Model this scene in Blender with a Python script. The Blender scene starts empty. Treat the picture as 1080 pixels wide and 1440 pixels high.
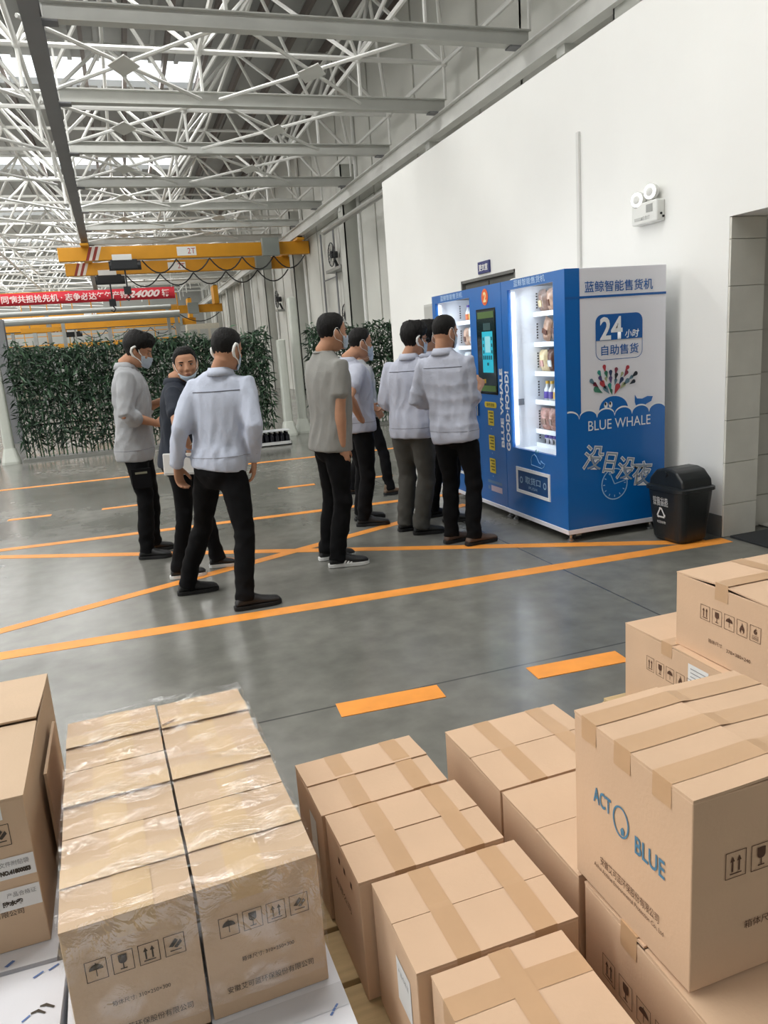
import bpy, math, random
import numpy as np
from mathutils import Vector, Matrix
from mathutils.bvhtree import BVHTree

random.seed(7)
rng = np.random.default_rng(7)
SC = bpy.context.scene
COL = SC.collection

# ------------------------------------------------------------------ camera
cam_data = bpy.data.cameras.new('camera')
cam_data.sensor_fit = 'VERTICAL'
cam_data.sensor_height = 36.0
cam_data.lens = 1060.0 / 1440.0 * 36.0
cam_data.clip_end = 300
cam = bpy.data.objects.new('camera', cam_data)
COL.objects.link(cam)
cam.matrix_world = Matrix(((0.94478, 0.13508, -0.29856, 0.0),
                           (-0.32001, 0.18412, -0.92935, 0.0),
                           (-0.07057, 0.97358, 0.21718, 1.55),
                           (0, 0, 0, 1)))
SC.camera = cam

# ------------------------------------------------------------------ world, lights, exposure
world = bpy.data.worlds.new('daylight')
SC.world = world
world.use_nodes = True
bg = world.node_tree.nodes['Background']
bg.inputs[0].default_value = (0.93, 0.97, 1.0, 1)
bg.inputs[1].default_value = 1.7
SC.view_settings.view_transform = 'Standard'
SC.view_settings.look = 'None'
SC.view_settings.gamma = 1.0
SC.view_settings.exposure = 0.0
SC.view_settings.use_curve_mapping = False

SKYLIGHTS = [-5.5, 3.5, 12.5, 21.5, 30.5, 39.5, 48.5, 57.5]


def area_light(name, loc, size, size_y, energy, rot=(0, 0, 0), color=(1, 1, 1)):
    l = bpy.data.lights.new(name, 'AREA')
    l.shape = 'RECTANGLE'
    l.size, l.size_y, l.energy, l.color = size, size_y, energy, color
    o = bpy.data.objects.new(name, l)
    o.location, o.rotation_euler = loc, rot
    COL.objects.link(o)
    return o


for i, y in enumerate(SKYLIGHTS):            # daylight falling through the roof lights
    e = 250 if y < 0 else (1650 if y < 10 else (1600 if y < 25 else 1500))
    area_light('skylight_daylight', (-9.5, y, 8.42), 24.0, 1.8, e, color=(1.0, 0.985, 0.96))
# added unseen lamp at the left wall's clerestory gap, lighting left-facing surfaces
area_light('left_fill_light', (-25.8, 12.0, 6.05), 40.0, 3.0, 1350,
           rot=(math.radians(80), 0, math.radians(-90)), color=(1.0, 0.99, 0.97))


# ------------------------------------------------------------------ helpers
def lin(c):
    if isinstance(c, str):
        c = tuple(int(c[i:i + 2], 16) / 255 for i in (0, 2, 4))
    return tuple((x / 12.92 if x <= 0.04045 else ((x + 0.055) / 1.055) ** 2.4) for x in c[:3])


MATS = {}


def mat(name, color, rough=0.6, metal=0.0, var=0.0, scale=8.0, bump=0.0, bscale=40.0, stretch=None, emit=0.0, coat=0.0, spec=0.5, sheen=0.0):
    """procedural principled material: colour with noise variation, optional bump"""
    if name in MATS:
        return MATS[name]
    m = bpy.data.materials.new(name)
    m.use_nodes = True
    nt = m.node_tree
    b = nt.nodes['Principled BSDF']
    c = lin(color)
    b.inputs['Base Color'].default_value = (*c, 1)
    b.inputs['Roughness'].default_value = rough
    b.inputs['Metallic'].default_value = metal
    b.inputs['Specular IOR Level'].default_value = spec
    if sheen:
        b.inputs['Sheen Weight'].default_value = sheen
    if coat:
        b.inputs['Coat Weight'].default_value = coat
        b.inputs['Coat Roughness'].default_value = 0.12
    if emit:
        b.inputs['Emission Color'].default_value = (*c, 1)
        b.inputs['Emission Strength'].default_value = emit
    if var or bump:
        tc = nt.nodes.new('ShaderNodeTexCoord')
        mp = nt.nodes.new('ShaderNodeMapping')
        nt.links.new(tc.outputs['Object'], mp.inputs[0])
        if stretch:
            mp.inputs['Scale'].default_value = stretch
    if var:
        n = nt.nodes.new('ShaderNodeTexNoise')
        n.inputs['Scale'].default_value = scale
        n.inputs['Detail'].default_value = 5
        nt.links.new(mp.outputs[0], n.inputs[0])
        r = nt.nodes.new('ShaderNodeValToRGB')
        r.color_ramp.elements[0].position = 0.3
        r.color_ramp.elements[1].position = 0.7
        r.color_ramp.elements[0].color = (*[x * (1 - var) for x in c], 1)
        r.color_ramp.elements[1].color = (*[min(1, x * (1 + var)) for x in c], 1)
        nt.links.new(n.outputs[0], r.inputs[0])
        nt.links.new(r.outputs[0], b.inputs['Base Color'])
    if bump:
        n2 = nt.nodes.new('ShaderNodeTexNoise')
        n2.inputs['Scale'].default_value = bscale
        n2.inputs['Detail'].default_value = 4
        nt.links.new(mp.outputs[0], n2.inputs[0])
        bp = nt.nodes.new('ShaderNodeBump')
        bp.inputs['Strength'].default_value = bump
        bp.inputs['Distance'].default_value = 0.01
        nt.links.new(n2.outputs[0], bp.inputs['Height'])
        nt.links.new(bp.outputs[0], b.inputs['Normal'])
    MATS[name] = m
    return m


def tag(o, label=None, cat=None, group=None, kind=None):
    if label: o['label'] = label
    if cat: o['category'] = cat
    if group: o['group'] = group
    if kind: o['kind'] = kind
    return o


def empty(name, loc=(0, 0, 0), rz=0.0, parent=None):
    o = bpy.data.objects.new(name, None)
    o.location = loc
    o.rotation_euler = (0, 0, rz)
    o.empty_display_size = 0.1
    COL.objects.link(o)
    if parent: o.parent = parent
    return o


class MB:
    """collects shapes for ONE mesh"""
    def __init__(self):
        self.v, self.f = [], []

    def add(self, vs, fs):
        n = len(self.v)
        self.v += [tuple(p) for p in vs]
        self.f += [tuple(i + n for i in f) for f in fs]
        return self

    def box(self, x0, x1, y0, y1, z0, z1):
        return self.add([(x0, y0, z0), (x1, y0, z0), (x1, y1, z0), (x0, y1, z0), (x0, y0, z1), (x1, y0, z1), (x1, y1, z1), (x0, y1, z1)],
                        [(0, 3, 2, 1), (4, 5, 6, 7), (0, 1, 5, 4), (1, 2, 6, 5), (2, 3, 7, 6), (3, 0, 4, 7)])

    def bar(self, a, b, w, h, up=(0, 0, 1)):
        """rectangular bar from a to b: w across, h along up"""
        a, b = Vector(a), Vector(b)
        t = (b - a).normalized()
        r = t.cross(Vector(up))
        if r.length < 1e-4: r = t.cross(Vector((1, 0, 0)))
        r.normalize()
        u = r.cross(t).normalized()
        r, u = r * w / 2, u * h / 2
        return self.add([a - r - u, a + r - u, a + r + u, a - r + u, b - r - u, b + r - u, b + r + u, b - r + u],
                        [(0, 1, 2, 3), (7, 6, 5, 4), (0, 4, 5, 1), (1, 5, 6, 2), (2, 6, 7, 3), (3, 7, 4, 0)])

    def ibeam(self, a, b, w, h, t=0.012, up=(0, 0, 1)):
        a, b = Vector(a), Vector(b)
        upv = Vector(up)
        o = upv * (h / 2 - t / 2)
        self.bar(a + o, b + o, w, t, up)
        self.bar(a - o, b - o, w, t, up)
        return self.bar(a, b, t, h - 2 * t, up)

    def tube(self, pts, rad, n=8, cap=True, closed=False):
        pts = [Vector(p) for p in pts]
        N = len(pts)
        rad = rad if isinstance(rad, (list, tuple)) else [rad] * N
        prev = None
        base = len(self.v)
        for i, p in enumerate(pts):
            if closed:
                t = pts[(i + 1) % N] - pts[i - 1]
            else:
                t = pts[min(i + 1, N - 1)] - pts[max(i - 1, 0)]
            t.normalize()
            if prev is None:
                r = t.cross(Vector((0, 0, 1)))
                if r.length < 0.05: r = t.cross(Vector((0, 1, 0)))
            else:
                r = prev - t * prev.dot(t)
            r.normalize()
            prev = r
            u = t.cross(r)
            for k in range(n):
                an = 2 * math.pi * k / n
                self.v.append(tuple(p + (r * math.cos(an) + u * math.sin(an)) * rad[i]))
        M = N if closed else N - 1
        for i in range(M):
            j = (i + 1) % N
            for k in range(n):
                k2 = (k + 1) % n
                self.f.append((base + i * n + k, base + i * n + k2, base + j * n + k2, base + j * n + k))
        if cap and not closed:
            self.f.append(tuple(base + k for k in range(n))[::-1])
            self.f.append(tuple(base + (N - 1) * n + k for k in range(n)))
        return self

    def cyl(self, a, b, r, n=12, r2=None):
        return self.tube([a, b], [r, r if r2 is None else r2], n)

    def loft(self, pts, radii, right=(1, 0, 0), n=16, cap=True, p=2.0, flat=False):
        """elliptical sections (a across 'right', b across the other way) along a path, rounded ends, always closed"""
        pts = [Vector(q) for q in pts]
        N = len(pts)
        rights = right if isinstance(right, list) else [Vector(right)] * N
        rings = []
        for i in range(N):
            t = (pts[min(i + 1, N - 1)] - pts[max(i - 1, 0)]).normalized()
            r = rights[i] - t * rights[i].dot(t)
            r.normalize()
            rings.append((pts[i], r, t.cross(r), radii[i][0], radii[i][1], t))
        if cap:
            c0, r0, u0, a0, b0, t0 = rings[0]
            c1, r1, u1, a1, b1, t1 = rings[-1]
            m0, m1 = min(a0, b0), min(a1, b1)
            if flat: m0 = m1 = 0.012
            rings = [(c0 - t0 * m0 * 0.45, r0, u0, a0 * (0.97 if flat else 0.62), b0 * (0.97 if flat else 0.62), t0)] + rings + [(c1 + t1 * m1 * 0.45, r1, u1, a1 * (0.97 if flat else 0.62), b1 * (0.97 if flat else 0.62), t1)]
        base = len(self.v)
        for c, r, u, a, b, t in rings:
            for k in range(n):
                an = 2 * math.pi * k / n
                cx, sx = math.cos(an), math.sin(an)
                ex = 2.0 / p
                self.v.append(tuple(c + r * (a * math.copysign(abs(cx) ** ex, cx)) + u * (b * math.copysign(abs(sx) ** ex, sx))))
        M = len(rings)
        for i in range(M - 1):
            for k in range(n):
                k2 = (k + 1) % n
                self.f.append((base + i * n + k, base + i * n + k2, base + (i + 1) * n + k2, base + (i + 1) * n + k))
        i0 = len(self.v)
        self.v.append(tuple(rings[0][0] - rings[0][5] * (min(rings[0][3], rings[0][4]) * 0.3 if not flat else 0.001)))
        self.v.append(tuple(rings[-1][0] + rings[-1][5] * (min(rings[-1][3], rings[-1][4]) * 0.3 if not flat else 0.001)))
        for k in range(n):
            k2 = (k + 1) % n
            self.f.append((i0, base + k2, base + k))
            self.f.append((i0 + 1, base + (M - 1) * n + k, base + (M - 1) * n + k2))
        return self

    def ball(self, c, r, right=(1, 0, 0), fwd=(0, 1, 0), up=(0, 0, 1), n=12, m=8):
        """ellipsoid with three radii"""
        c = Vector(c)
        R, F, U = Vector(right), Vector(fwd), Vector(up)
        rx, ry, rz = r if isinstance(r, (tuple, list)) else (r, r, r)
        base = len(self.v)
        self.v.append(tuple(c - U * rz))
        for i in range(1, m):
            ph = -math.pi / 2 + math.pi * i / m
            for k in range(n):
                an = 2 * math.pi * k / n
                self.v.append(tuple(c + R * rx * math.cos(ph) * math.cos(an) + F * ry * math.cos(ph) * math.sin(an) + U * rz * math.sin(ph)))
        self.v.append(tuple(c + U * rz))
        top = len(self.v) - 1
        for k in range(n):
            k2 = (k + 1) % n
            self.f.append((base, base + 1 + k2, base + 1 + k))
            self.f.append((top, base + 1 + (m - 2) * n + k, base + 1 + (m - 2) * n + k2))
        for i in range(m - 2):
            for k in range(n):
                k2 = (k + 1) % n
                a = base + 1 + i * n
                self.f.append((a + k, a + k2, a + n + k2, a + n + k))
        return self

    def prism(self, poly, o, X, Y, depth):
        """closed outline poly (2D) in the plane o + x X + y Y, thickness depth along X x Y (0 = flat)"""
        o, X, Y = Vector(o), Vector(X), Vector(Y)
        Nn = X.cross(Y).normalized()
        n = len(poly)
        if depth == 0:
            return self.add([o + X * x + Y * y for x, y in poly], [tuple(range(n))])
        vs = [o + X * x + Y * y for x, y in poly] + [o + X * x + Y * y + Nn * depth for x, y in poly]
        fs = [tuple(range(n))[::-1], tuple(range(n, 2 * n))] + [(i, (i + 1) % n, n + (i + 1) % n, n + i) for i in range(n)]
        return self.add(vs, fs)

    def mesh(self, name):
        me = bpy.data.meshes.new(name)
        me.from_pydata(self.v, [], self.f)
        me.update()
        return me

    def build(self, name, m, parent=None, smooth=False, bevel=0.0, seg=2):
        me = self.mesh(name)
        return link(name, me, m, parent, smooth, bevel, seg)


def link(name, me, m, parent=None, smooth=False, bevel=0.0, seg=2):
    if m is not None:
        me.materials.clear()
        me.materials.append(m)
    if smooth:
        me.polygons.foreach_set('use_smooth', [True] * len(me.polygons))
    o = bpy.data.objects.new(name, me)
    COL.objects.link(o)
    if parent is not None:
        o.parent = parent
    if bevel:
        b = o.modifiers.new('edge', 'BEVEL')
        b.width, b.segments, b.limit_method = bevel, seg, 'ANGLE'
    return o


def union_mesh(mb, voxel, iters=3):
    """one continuous surface out of overlapping closed shapes"""
    me = mb.mesh('shape')
    o = bpy.data.objects.new('shape', me)
    COL.objects.link(o)
    r = o.modifiers.new('r', 'REMESH')
    r.mode = 'VOXEL'
    r.voxel_size = voxel
    if iters:
        s = o.modifiers.new('s', 'SMOOTH')
        s.factor, s.iterations = 0.5, iters
    dg = bpy.context.evaluated_depsgraph_get()
    out = bpy.data.meshes.new_from_object(o.evaluated_get(dg))
    bpy.data.objects.remove(o)
    bpy.data.meshes.remove(me)
    return out


def text(name, body, size, m, parent, o, X, Y, width=None, thick=0.0, align='CENTER', shear=0.0, height=None, spacing=1.0):
    """printed lettering: flat text on the plane o + x X + y Y"""
    cu = bpy.data.curves.new(name, 'FONT')
    cu.body, cu.size, cu.align_x, cu.align_y = body, size, 'LEFT', 'BOTTOM_BASELINE'
    cu.offset, cu.shear, cu.space_character = thick, shear, spacing
    cu.resolution_u = 3
    cu.fill_mode = 'FRONT'
    t = bpy.data.objects.new(name, cu)
    COL.objects.link(t)
    me = bpy.data.meshes.new_from_object(t.evaluated_get(bpy.context.evaluated_depsgraph_get()))
    bpy.data.objects.remove(t)
    bpy.data.curves.remove(cu)
    n = len(me.vertices)
    co = np.zeros(n * 3)
    me.vertices.foreach_get('co', co)
    co = co.reshape(-1, 3)
    lo, hi = co.min(0), co.max(0)
    co[:, :2] -= (lo[:2] + hi[:2]) / 2 if align == 'CENTER' else lo[:2]
    sx = width / (hi[0] - lo[0]) if width else 1.0
    sy = height / (hi[1] - lo[1]) if height else (sx if width else 1.0)
    o, X, Y = np.array(o, float), np.array(X, float), np.array(Y, float)
    w = o + co[:, :1] * sx * X + co[:, 1:2] * sy * Y
    me.vertices.foreach_set('co', w.ravel())
    me.update()
    return link(name, me, m, parent)


def rrect(x0, x1, y0, y1, r, n=5):
    pts = []
    for cx, cy, a0 in ((x1 - r, y0 + r, -90), (x1 - r, y1 - r, 0), (x0 + r, y1 - r, 90), (x0 + r, y0 + r, 180)):
        for i in range(n + 1):
            a = math.radians(a0 + 90 * i / n)
            pts.append((cx + r * math.cos(a), cy + r * math.sin(a)))
    return pts


def ring2d(mb, outer, inner, o, X, Y, depth=0):
    """flat frame between two outlines with the same point count"""
    o, X, Y = Vector(o), Vector(X), Vector(Y)
    n = len(outer)
    return mb.add([o + X * x + Y * y for x, y in outer] + [o + X * x + Y * y for x, y in inner],
                  [(i, (i + 1) % n, n + (i + 1) % n, n + i) for i in range(n)])


def copy_tree(o, parent=None):
    c = o.copy()
    COL.objects.link(c)
    c.parent = parent
    for ch in list(o.children):
        copy_tree(ch, c)
    return c


WHITE = mat('white_paint', 'e9e9e6', 0.55)
BLACK = mat('black_print', '15171a', 0.6)
# ------------------------------------------------------------------ setting: floor
def floor_material():
    m = bpy.data.materials.new('polished_concrete')
    m.use_nodes = True
    nt = m.node_tree
    N, L = nt.nodes, nt.links
    b = N['Principled BSDF']
    tc = N.new('ShaderNodeTexCoord')
    n1 = N.new('ShaderNodeTexNoise'); n1.inputs['Scale'].default_value = 0.55; n1.inputs['Detail'].default_value = 7; n1.inputs['Roughness'].default_value = 0.62
    n2 = N.new('ShaderNodeTexNoise'); n2.inputs['Scale'].default_value = 7; n2.inputs['Detail'].default_value = 6
    n3 = N.new('ShaderNodeTexNoise'); n3.inputs['Scale'].default_value = 90; n3.inputs['Detail'].default_value = 2
    for n in (n1, n2, n3): L.new(tc.outputs['Object'], n.inputs[0])
    r1 = N.new('ShaderNodeValToRGB')
    r1.color_ramp.elements[0].position, r1.color_ramp.elements[1].position = 0.32, 0.7
    r1.color_ramp.elements[0].color = (*lin('676761'), 1)
    r1.color_ramp.elements[1].color = (*lin('82817a'), 1)
    L.new(n1.outputs[0], r1.inputs[0])
    mx = N.new('ShaderNodeMixRGB'); mx.blend_type = 'OVERLAY'; mx.inputs[0].default_value = 0.35
    L.new(r1.outputs[0], mx.inputs[1]); L.new(n2.outputs[0], mx.inputs[2])
    # saw-cut joints filled dark, one running along the bay, others across it
    sep = N.new('ShaderNodeSeparateXYZ'); L.new(tc.outputs['Object'], sep.inputs[0])

    def joint(out, at, period):
        a = N.new('ShaderNodeMath'); a.operation = 'ADD'; a.inputs[1].default_value = -at + period * 20 + period / 2
        L.new(out, a.inputs[0])
        md = N.new('ShaderNodeMath'); md.operation = 'MODULO'; md.inputs[1].default_value = period; L.new(a.outputs[0], md.inputs[0])
        s = N.new('ShaderNodeMath'); s.operation = 'SUBTRACT'; s.inputs[1].default_value = period / 2; L.new(md.outputs[0], s.inputs[0])
        ab = N.new('ShaderNodeMath'); ab.operation = 'ABSOLUTE'; L.new(s.outputs[0], ab.inputs[0])
        lt = N.new('ShaderNodeMath'); lt.operation = 'LESS_THAN'; lt.inputs[1].default_value = 0.006; L.new(ab.outputs[0], lt.inputs[0])
        return lt
    j1, j2 = joint(sep.outputs[0], 2.58, 6.0), joint(sep.outputs[1], 3.02, 6.0)
    mj = N.new('ShaderNodeMath'); mj.operation = 'MAXIMUM'; L.new(j1.outputs[0], mj.inputs[0]); L.new(j2.outputs[0], mj.inputs[1])
    mk = N.new('ShaderNodeMath'); mk.operation = 'MULTIPLY'; mk.inputs[1].default_value = 0.75; L.new(mj.outputs[0], mk.inputs[0])
    m2 = N.new('ShaderNodeMixRGB'); m2.inputs[2].default_value = (*lin('3c3d3c'), 1)
    L.new(mk.outputs[0], m2.inputs[0]); L.new(mx.outputs[0], m2.inputs[1])
    # dark scuffs
    n4 = N.new('ShaderNodeTexNoise'); n4.inputs['Scale'].default_value = 2.6; n4.inputs['Detail'].default_value = 9; n4.inputs['Roughness'].default_value = 0.75
    L.new(tc.outputs['Object'], n4.inputs[0])
    r4 = N.new('ShaderNodeValToRGB'); r4.color_ramp.elements[0].position, r4.color_ramp.elements[1].position = 0.66, 0.74
    L.new(n4.outputs[0], r4.inputs[0])
    k4 = N.new('ShaderNodeMath'); k4.operation = 'MULTIPLY'; k4.inputs[1].default_value = 0.4; L.new(r4.outputs[0], k4.inputs[0])
    m3 = N.new('ShaderNodeMixRGB'); m3.inputs[2].default_value = (*lin('4a4a48'), 1)
    L.new(k4.outputs[0], m3.inputs[0]); L.new(m2.outputs[0], m3.inputs[1])
    L.new(m3.outputs[0], b.inputs['Base Color'])
    rr = N.new('ShaderNodeMapRange'); rr.inputs[1].default_value, rr.inputs[2].default_value = 0.3, 0.7
    rr.inputs[3].default_value, rr.inputs[4].default_value = 0.13, 0.3
    L.new(n1.outputs[0], rr.inputs[0]); L.new(rr.outputs[0], b.inputs['Roughness'])
    bp = N.new('ShaderNodeBump'); bp.inputs['Strength'].default_value = 0.05; bp.inputs['Distance'].default_value = 0.004
    L.new(n2.outputs[0], bp.inputs['Height']); L.new(bp.outputs[0], b.inputs['Normal'])
    b.inputs['Specular IOR Level'].default_value = 0.6
    return m


fl = MB().box(-26, 6.6, -8, 64, -0.2, 0).build('floor', floor_material())
tag(fl, 'grey polished concrete factory floor with faint stains', kind='structure')

# orange painted lines, each its own strip of paint
ORANGE = mat('orange_floor_paint', 'ef9a3f', 0.5, var=0.10, scale=6, bump=0.05)


PAINTN = [0]


def paint(a, b, w, label):
    PAINTN[0] += 1
    a, b = Vector((*a, 0)), Vector((*b, 0))
    t = (b - a).normalized()
    s = Vector((-t.y, t.x, 0)) * w / 2
    up = Vector((0, 0, 0.0012 + 0.0003 * min(PAINTN[0], 6)))
    mb = MB()
    q = [a - s, b - s, b + s, a + s]
    mb.add([p - up for p in q] + [p + up for p in q], [(4, 5, 6, 7), (0, 1, 5, 4), (1, 2, 6, 5), (2, 3, 7, 6), (3, 0, 4, 7)])
    tag(mb.build('floor_marking', ORANGE), label, kind='structure')


paint((-6, 4.71), (3.93, 4.22), 0.125, 'wide orange floor line in front of the vending machines')
paint((-3.5, 3.885), (2.9, 6.46), 0.10, 'orange diagonal floor line rising to the right')
paint((-5, 9.05), (3.78, 4.26), 0.10, 'orange diagonal floor line falling to the right')
paint((-6, 7.58), (3.9, 6.93), 0.10, 'orange floor line behind the queue')
paint((-8, 11.45), (3.9, 10.72), 0.10, 'orange floor line nearest the bamboo screen')
for i, x in enumerate((-4.25, -3.3, -2.35, -1.40, -0.45, 0.50, 1.49, 2.44)):
    paint((x, 8.74 - 0.055 * (x + 1.4)), (x + 0.43, 8.74 - 0.055 * (x + 1.83)), 0.085, 'short orange dash in the broken line past the queue')
for i, x in enumerate((-2.12, -1.19, -0.26, 0.68, 1.605, 2.54)):
    paint((x, 2.97 - 0.06 * (x - 0.68)), (x + 0.475, 2.97 - 0.06 * (x - 0.2)), 0.13, 'broad orange dash on the floor before the cartons')

# ------------------------------------------------------------------ setting: walls
WALLW = mat('white_wall_paint', 'ececE8'.lower(), 0.75, var=0.02, scale=1.2, bump=0.03, bscale=60)
w = MB()
WX = 3.95
w.box(WX, 6.3, 4.30, 7.28, 2.21, 3.87)
w.box(WX, 6.3, 7.28, 8.63, 2.21, 3.87)
w.box(WX, 6.3, 8.63, 11.25, 0, 3.87)
w.box(WX, 4.25, 4.30, 7.28, 0, 2.21)
w.box(WX, 6.3, -6.0, 4.30, 2.215, 3.87)
w.box(WX, 4.25, -6.0, 1.9, 0, 2.215)
wall = tag(w.build('wall_right', WALLW), 'white painted wall of the inner room', kind='structure')
TILE = mat('grey_wall_tile', 'e0ded4', 0.45, var=0.05, scale=5)
zs = [0.0, 0.24, 0.545, 0.85, 1.155, 1.46, 1.765, 2.07, 2.213]
for z0, z1 in zip(zs, zs[1:]):
    MB().box(WX + 0.004, 4.249, 4.286, 4.302, z0 + 0.002, z1 - 0.002).build('tile', TILE, wall, bevel=0.002, seg=1)
# passage behind the opening
INNER = mat('passage_tile', 'c8c6bd', 0.5, var=0.05, scale=4)
pw = tag(MB().box(4.3, 6.3, 4.42, 4.6, 0, 2.2).build('wall_passage', INNER), 'tiled side wall of the passage behind the opening', kind='structure')
for k, (z0, z1) in enumerate(zip(zs, zs[1:])):
    for j in range(3):
        MB().box(4.312 + j * 0.6, 4.908 + j * 0.6, 4.408, 4.421, z0 + 0.003, z1 - 0.003).build('tile', INNER, pw)
tag(MB().box(5.9, 6.3, 1.0, 4.42, 0, 2.2).build('wall_back', INNER), 'far wall of the passage', kind='structure')
PT = mat('white_floor_tile', 'cfcdc6', 0.3, var=0.03)
pf = tag(MB().box(4.4, 5.9, 1.0, 4.41, -0.01, 0.008).build('floor_passage', mat('dark_grout', '4a4a48', 0.8)), 'pale tiled floor of the passage', kind='structure')
for i in range(3):
    for j in range(6):
        MB().box(4.402 + i * 0.5, 4.898 + i * 0.5, 4.405 - 0.5 * j - 0.496, 4.405 - 0.5 * j, 0.008, 0.014).build('tile', PT, pf)
mt = MB().box(3.99, 4.38, 2.2, 4.26, 0.0, 0.016)
tag(mt.build('door_mat', mat('dark_mat', '26282a', 0.95, bump=0.5, bscale=200), bevel=0.004), 'dark ribbed doormat at the opening beside the bin', 'mat')
# baseboard of grey paint along the foot of the wall
tag(MB().box(WX - 0.006, WX + 0.01, 4.30, 7.28, 0, 0.16).box(WX - 0.006, WX + 0.01, 8.63, 11.25, 0, 0.16).build('baseboard_right', mat('grey_baseboard', '6e6f6d', 0.6)), 'grey baseboard strip along the white wall', kind='structure')
# the dark doorway behind the second machine
DK = mat('dark_door_grey', '5a5a55', 0.6, var=0.06)
d1 = tag(MB().box(WX + 0.05, WX + 0.11, 7.30, 8.61, 0, 2.2).build('door_1', DK), 'grey double door set back in the white wall', kind='structure')
for y0, y1 in ((7.33, 7.94), (7.97, 8.58)):
    MB().box(WX + 0.035, WX + 0.052, y0, y1, 0.03, 2.16).build('door_leaf', DK, d1, bevel=0.004)
MB().box(WX, WX + 0.1, 7.28, 7.31, 0, 2.21).box(WX, WX + 0.1, 8.60, 8.63, 0, 2.21).box(WX, WX + 0.1, 7.28, 8.63, 2.18, 2.212).build('door_frame', mat('frame_grey', '6a6a66', 0.5), d1)

tag(MB().box(-26, 6.6, -8.2, -8, 0, 8.6).build('wall_light_block', mat('light_block_dark', '6f6f6b', 0.8)), 'added dark end wall out of view, blocking light from behind', kind='structure')  # unseen wall added behind the camera to shut out sky light
# hall side wall of grey panels, in bays between columns
HW = mat('hall_wall_panel', 'd2d2cb', 0.6, var=0.04, scale=0.6)
hw = tag(MB().box(6.45, 6.6, -8, 64, 0, 8.6).build('wall_hall', mat('hall_wall_joint', 'a0a09a', 0.7)), 'tall grey panelled side wall of the factory hall', kind='structure')
y = 11.4
k = 0
while y < 62:
    for z0, z1 in ((0.0, 5.2), (5.22, 8.5)):
        MB().box(6.42 - 0.02 * (k % 2), 6.452, y, y + 1.46, z0, z1).build('panel', HW, hw)
    y += 1.5
    k += 1
for y in (-2.0, 1.0, 4.0, 7.0, 10.0):
    MB().box(6.42, 6.452, y - 1.5, y + 1.46, 3.9, 8.5).build('panel', HW, hw)
CM = mat('column_grey', 'bcbdb6', 0.6, var=0.04, scale=1)
for y in (8.2, 20.6, 27.2, 33.0, 38.8, 44.9, 51.0, 57.1):
    c = MB().box(6.0, 6.42, y - 0.28, y - 0.26 + 0.03, 0, 6.2).box(6.0, 6.42, y + 0.25, y + 0.28, 0, 6.2).box(6.19, 6.23, y - 0.26, y + 0.26, 0, 6.2)
    c.box(6.0, 6.03, y - 0.28, y + 0.28, 0, 6.2)
    tag(c.build('column', CM), 'grey steel column against the hall side wall', kind='structure')
    MB().cyl((6.36, y - 0.5, 0), (6.36, y - 0.5, 8.3), 0.055, 10).build('downpipe_trim', WHITE)['kind'] = 'structure'
tag(MB().box(-26, 6.6, 63.8, 64, 0, 8.6).build('wall_far', mat('far_wall', 'a9aaa5', 0.8, var=0.06, scale=0.4)), 'far end wall of the factory hall', kind='structure')
tag(MB().box(-26.2, -26, -8, 64, 0, 4.5).box(-26.2, -26, -8, 64, 7.6, 8.6).build('wall_left', mat('left_wall', 'a9aaa5', 0.8)), 'left side wall of the hall under a clerestory', kind='structure')

# ------------------------------------------------------------------ setting: roof
ROOF = mat('roof_deck', 'a9aaa8', 0.7, var=0.05, scale=0.5)
ce = MB()
ys = [-8] + [v for s in SKYLIGHTS for v in (s - 0.95, s + 0.95)] + [64]
for a, b in zip(ys[::2], ys[1::2]):
    ce.box(-26, 6.6, a, b, 8.55, 8.7)
for s in SKYLIGHTS:
    ce.box(2.9, 6.6, s - 0.95, s + 0.95, 8.55, 8.7)
roof = tag(ce.build('ceiling', ROOF), 'grey metal roof deck with long skylight slots', kind='structure')
rb = MB()
for x in np.arange(-25.5, 6.5, 0.6):          # standing ribs of the deck, uncountable
    for a, b in zip(ys[::2], ys[1::2]):
        rb.box(x, x + 0.1, a, b, 8.49, 8.55)
tag(rb.build('deck_rib', ROOF, roof), kind='stuff')
PUR = mat('purlin_dark', '6b625e', 0.6)
for i, x in enumerate(np.arange(-1.8, 6.5, 0.9)):
    MB().box(x, x + 0.09, 4, 40, 8.30, 8.49).build('purlin', PUR, roof)

# ------------------------------------------------------------------ runway rails, cross beams, space frame
STEEL = mat('pale_grey_steel', 'c6c7c2', 0.45, var=0.05, scale=3)
STEELL = mat('white_grey_steel', 'e2e2de', 0.45, var=0.04, scale=3)
RAILD = mat('dark_grey_steel', '7f8083', 0.5, var=0.05, scale=2)
r = empty('crane_rail', (6.0, 5, 5.2))
tag(r, 'pale steel crane runway beam along the right wall above the white room', 'rail')
MB().ibeam((0, 0, 0.16), (0, 57, 0.16), 0.18, 0.32, 0.02).build('beam', STEELL, r)
for yy in (9.6, 14.3, 20.6, 27.2, 33.0, 38.8, 44.9):
    MB().box(-0.02, 0.3, yy - 5 - 0.1, yy - 5 + 0.1, -0.12, 0.0).build('bracket', STEEL, r)
r = empty('crane_rail', (-0.42, 7, 5.32))
tag(r, 'dark steel crane runway beam on the left under the roof trusses', 'rail')
MB().ibeam((0, 0, 0.11), (-0.52, 40, 0.11), 0.2, 0.3, 0.02).build('beam', RAILD, r)
for j in range(14):
    yy = 10.6 + 3.03 * j - 7
    MB().cyl((-0.012 * yy + 0.1, yy, 0.24), (-0.012 * yy + 0.1, yy, 1.0), 0.018, 6).cyl((-0.012 * yy - 0.12, yy, 0.24), (-0.012 * yy - 0.12, yy, 1.0), 0.018, 6).build('hanger', STEELL, r)
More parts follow.
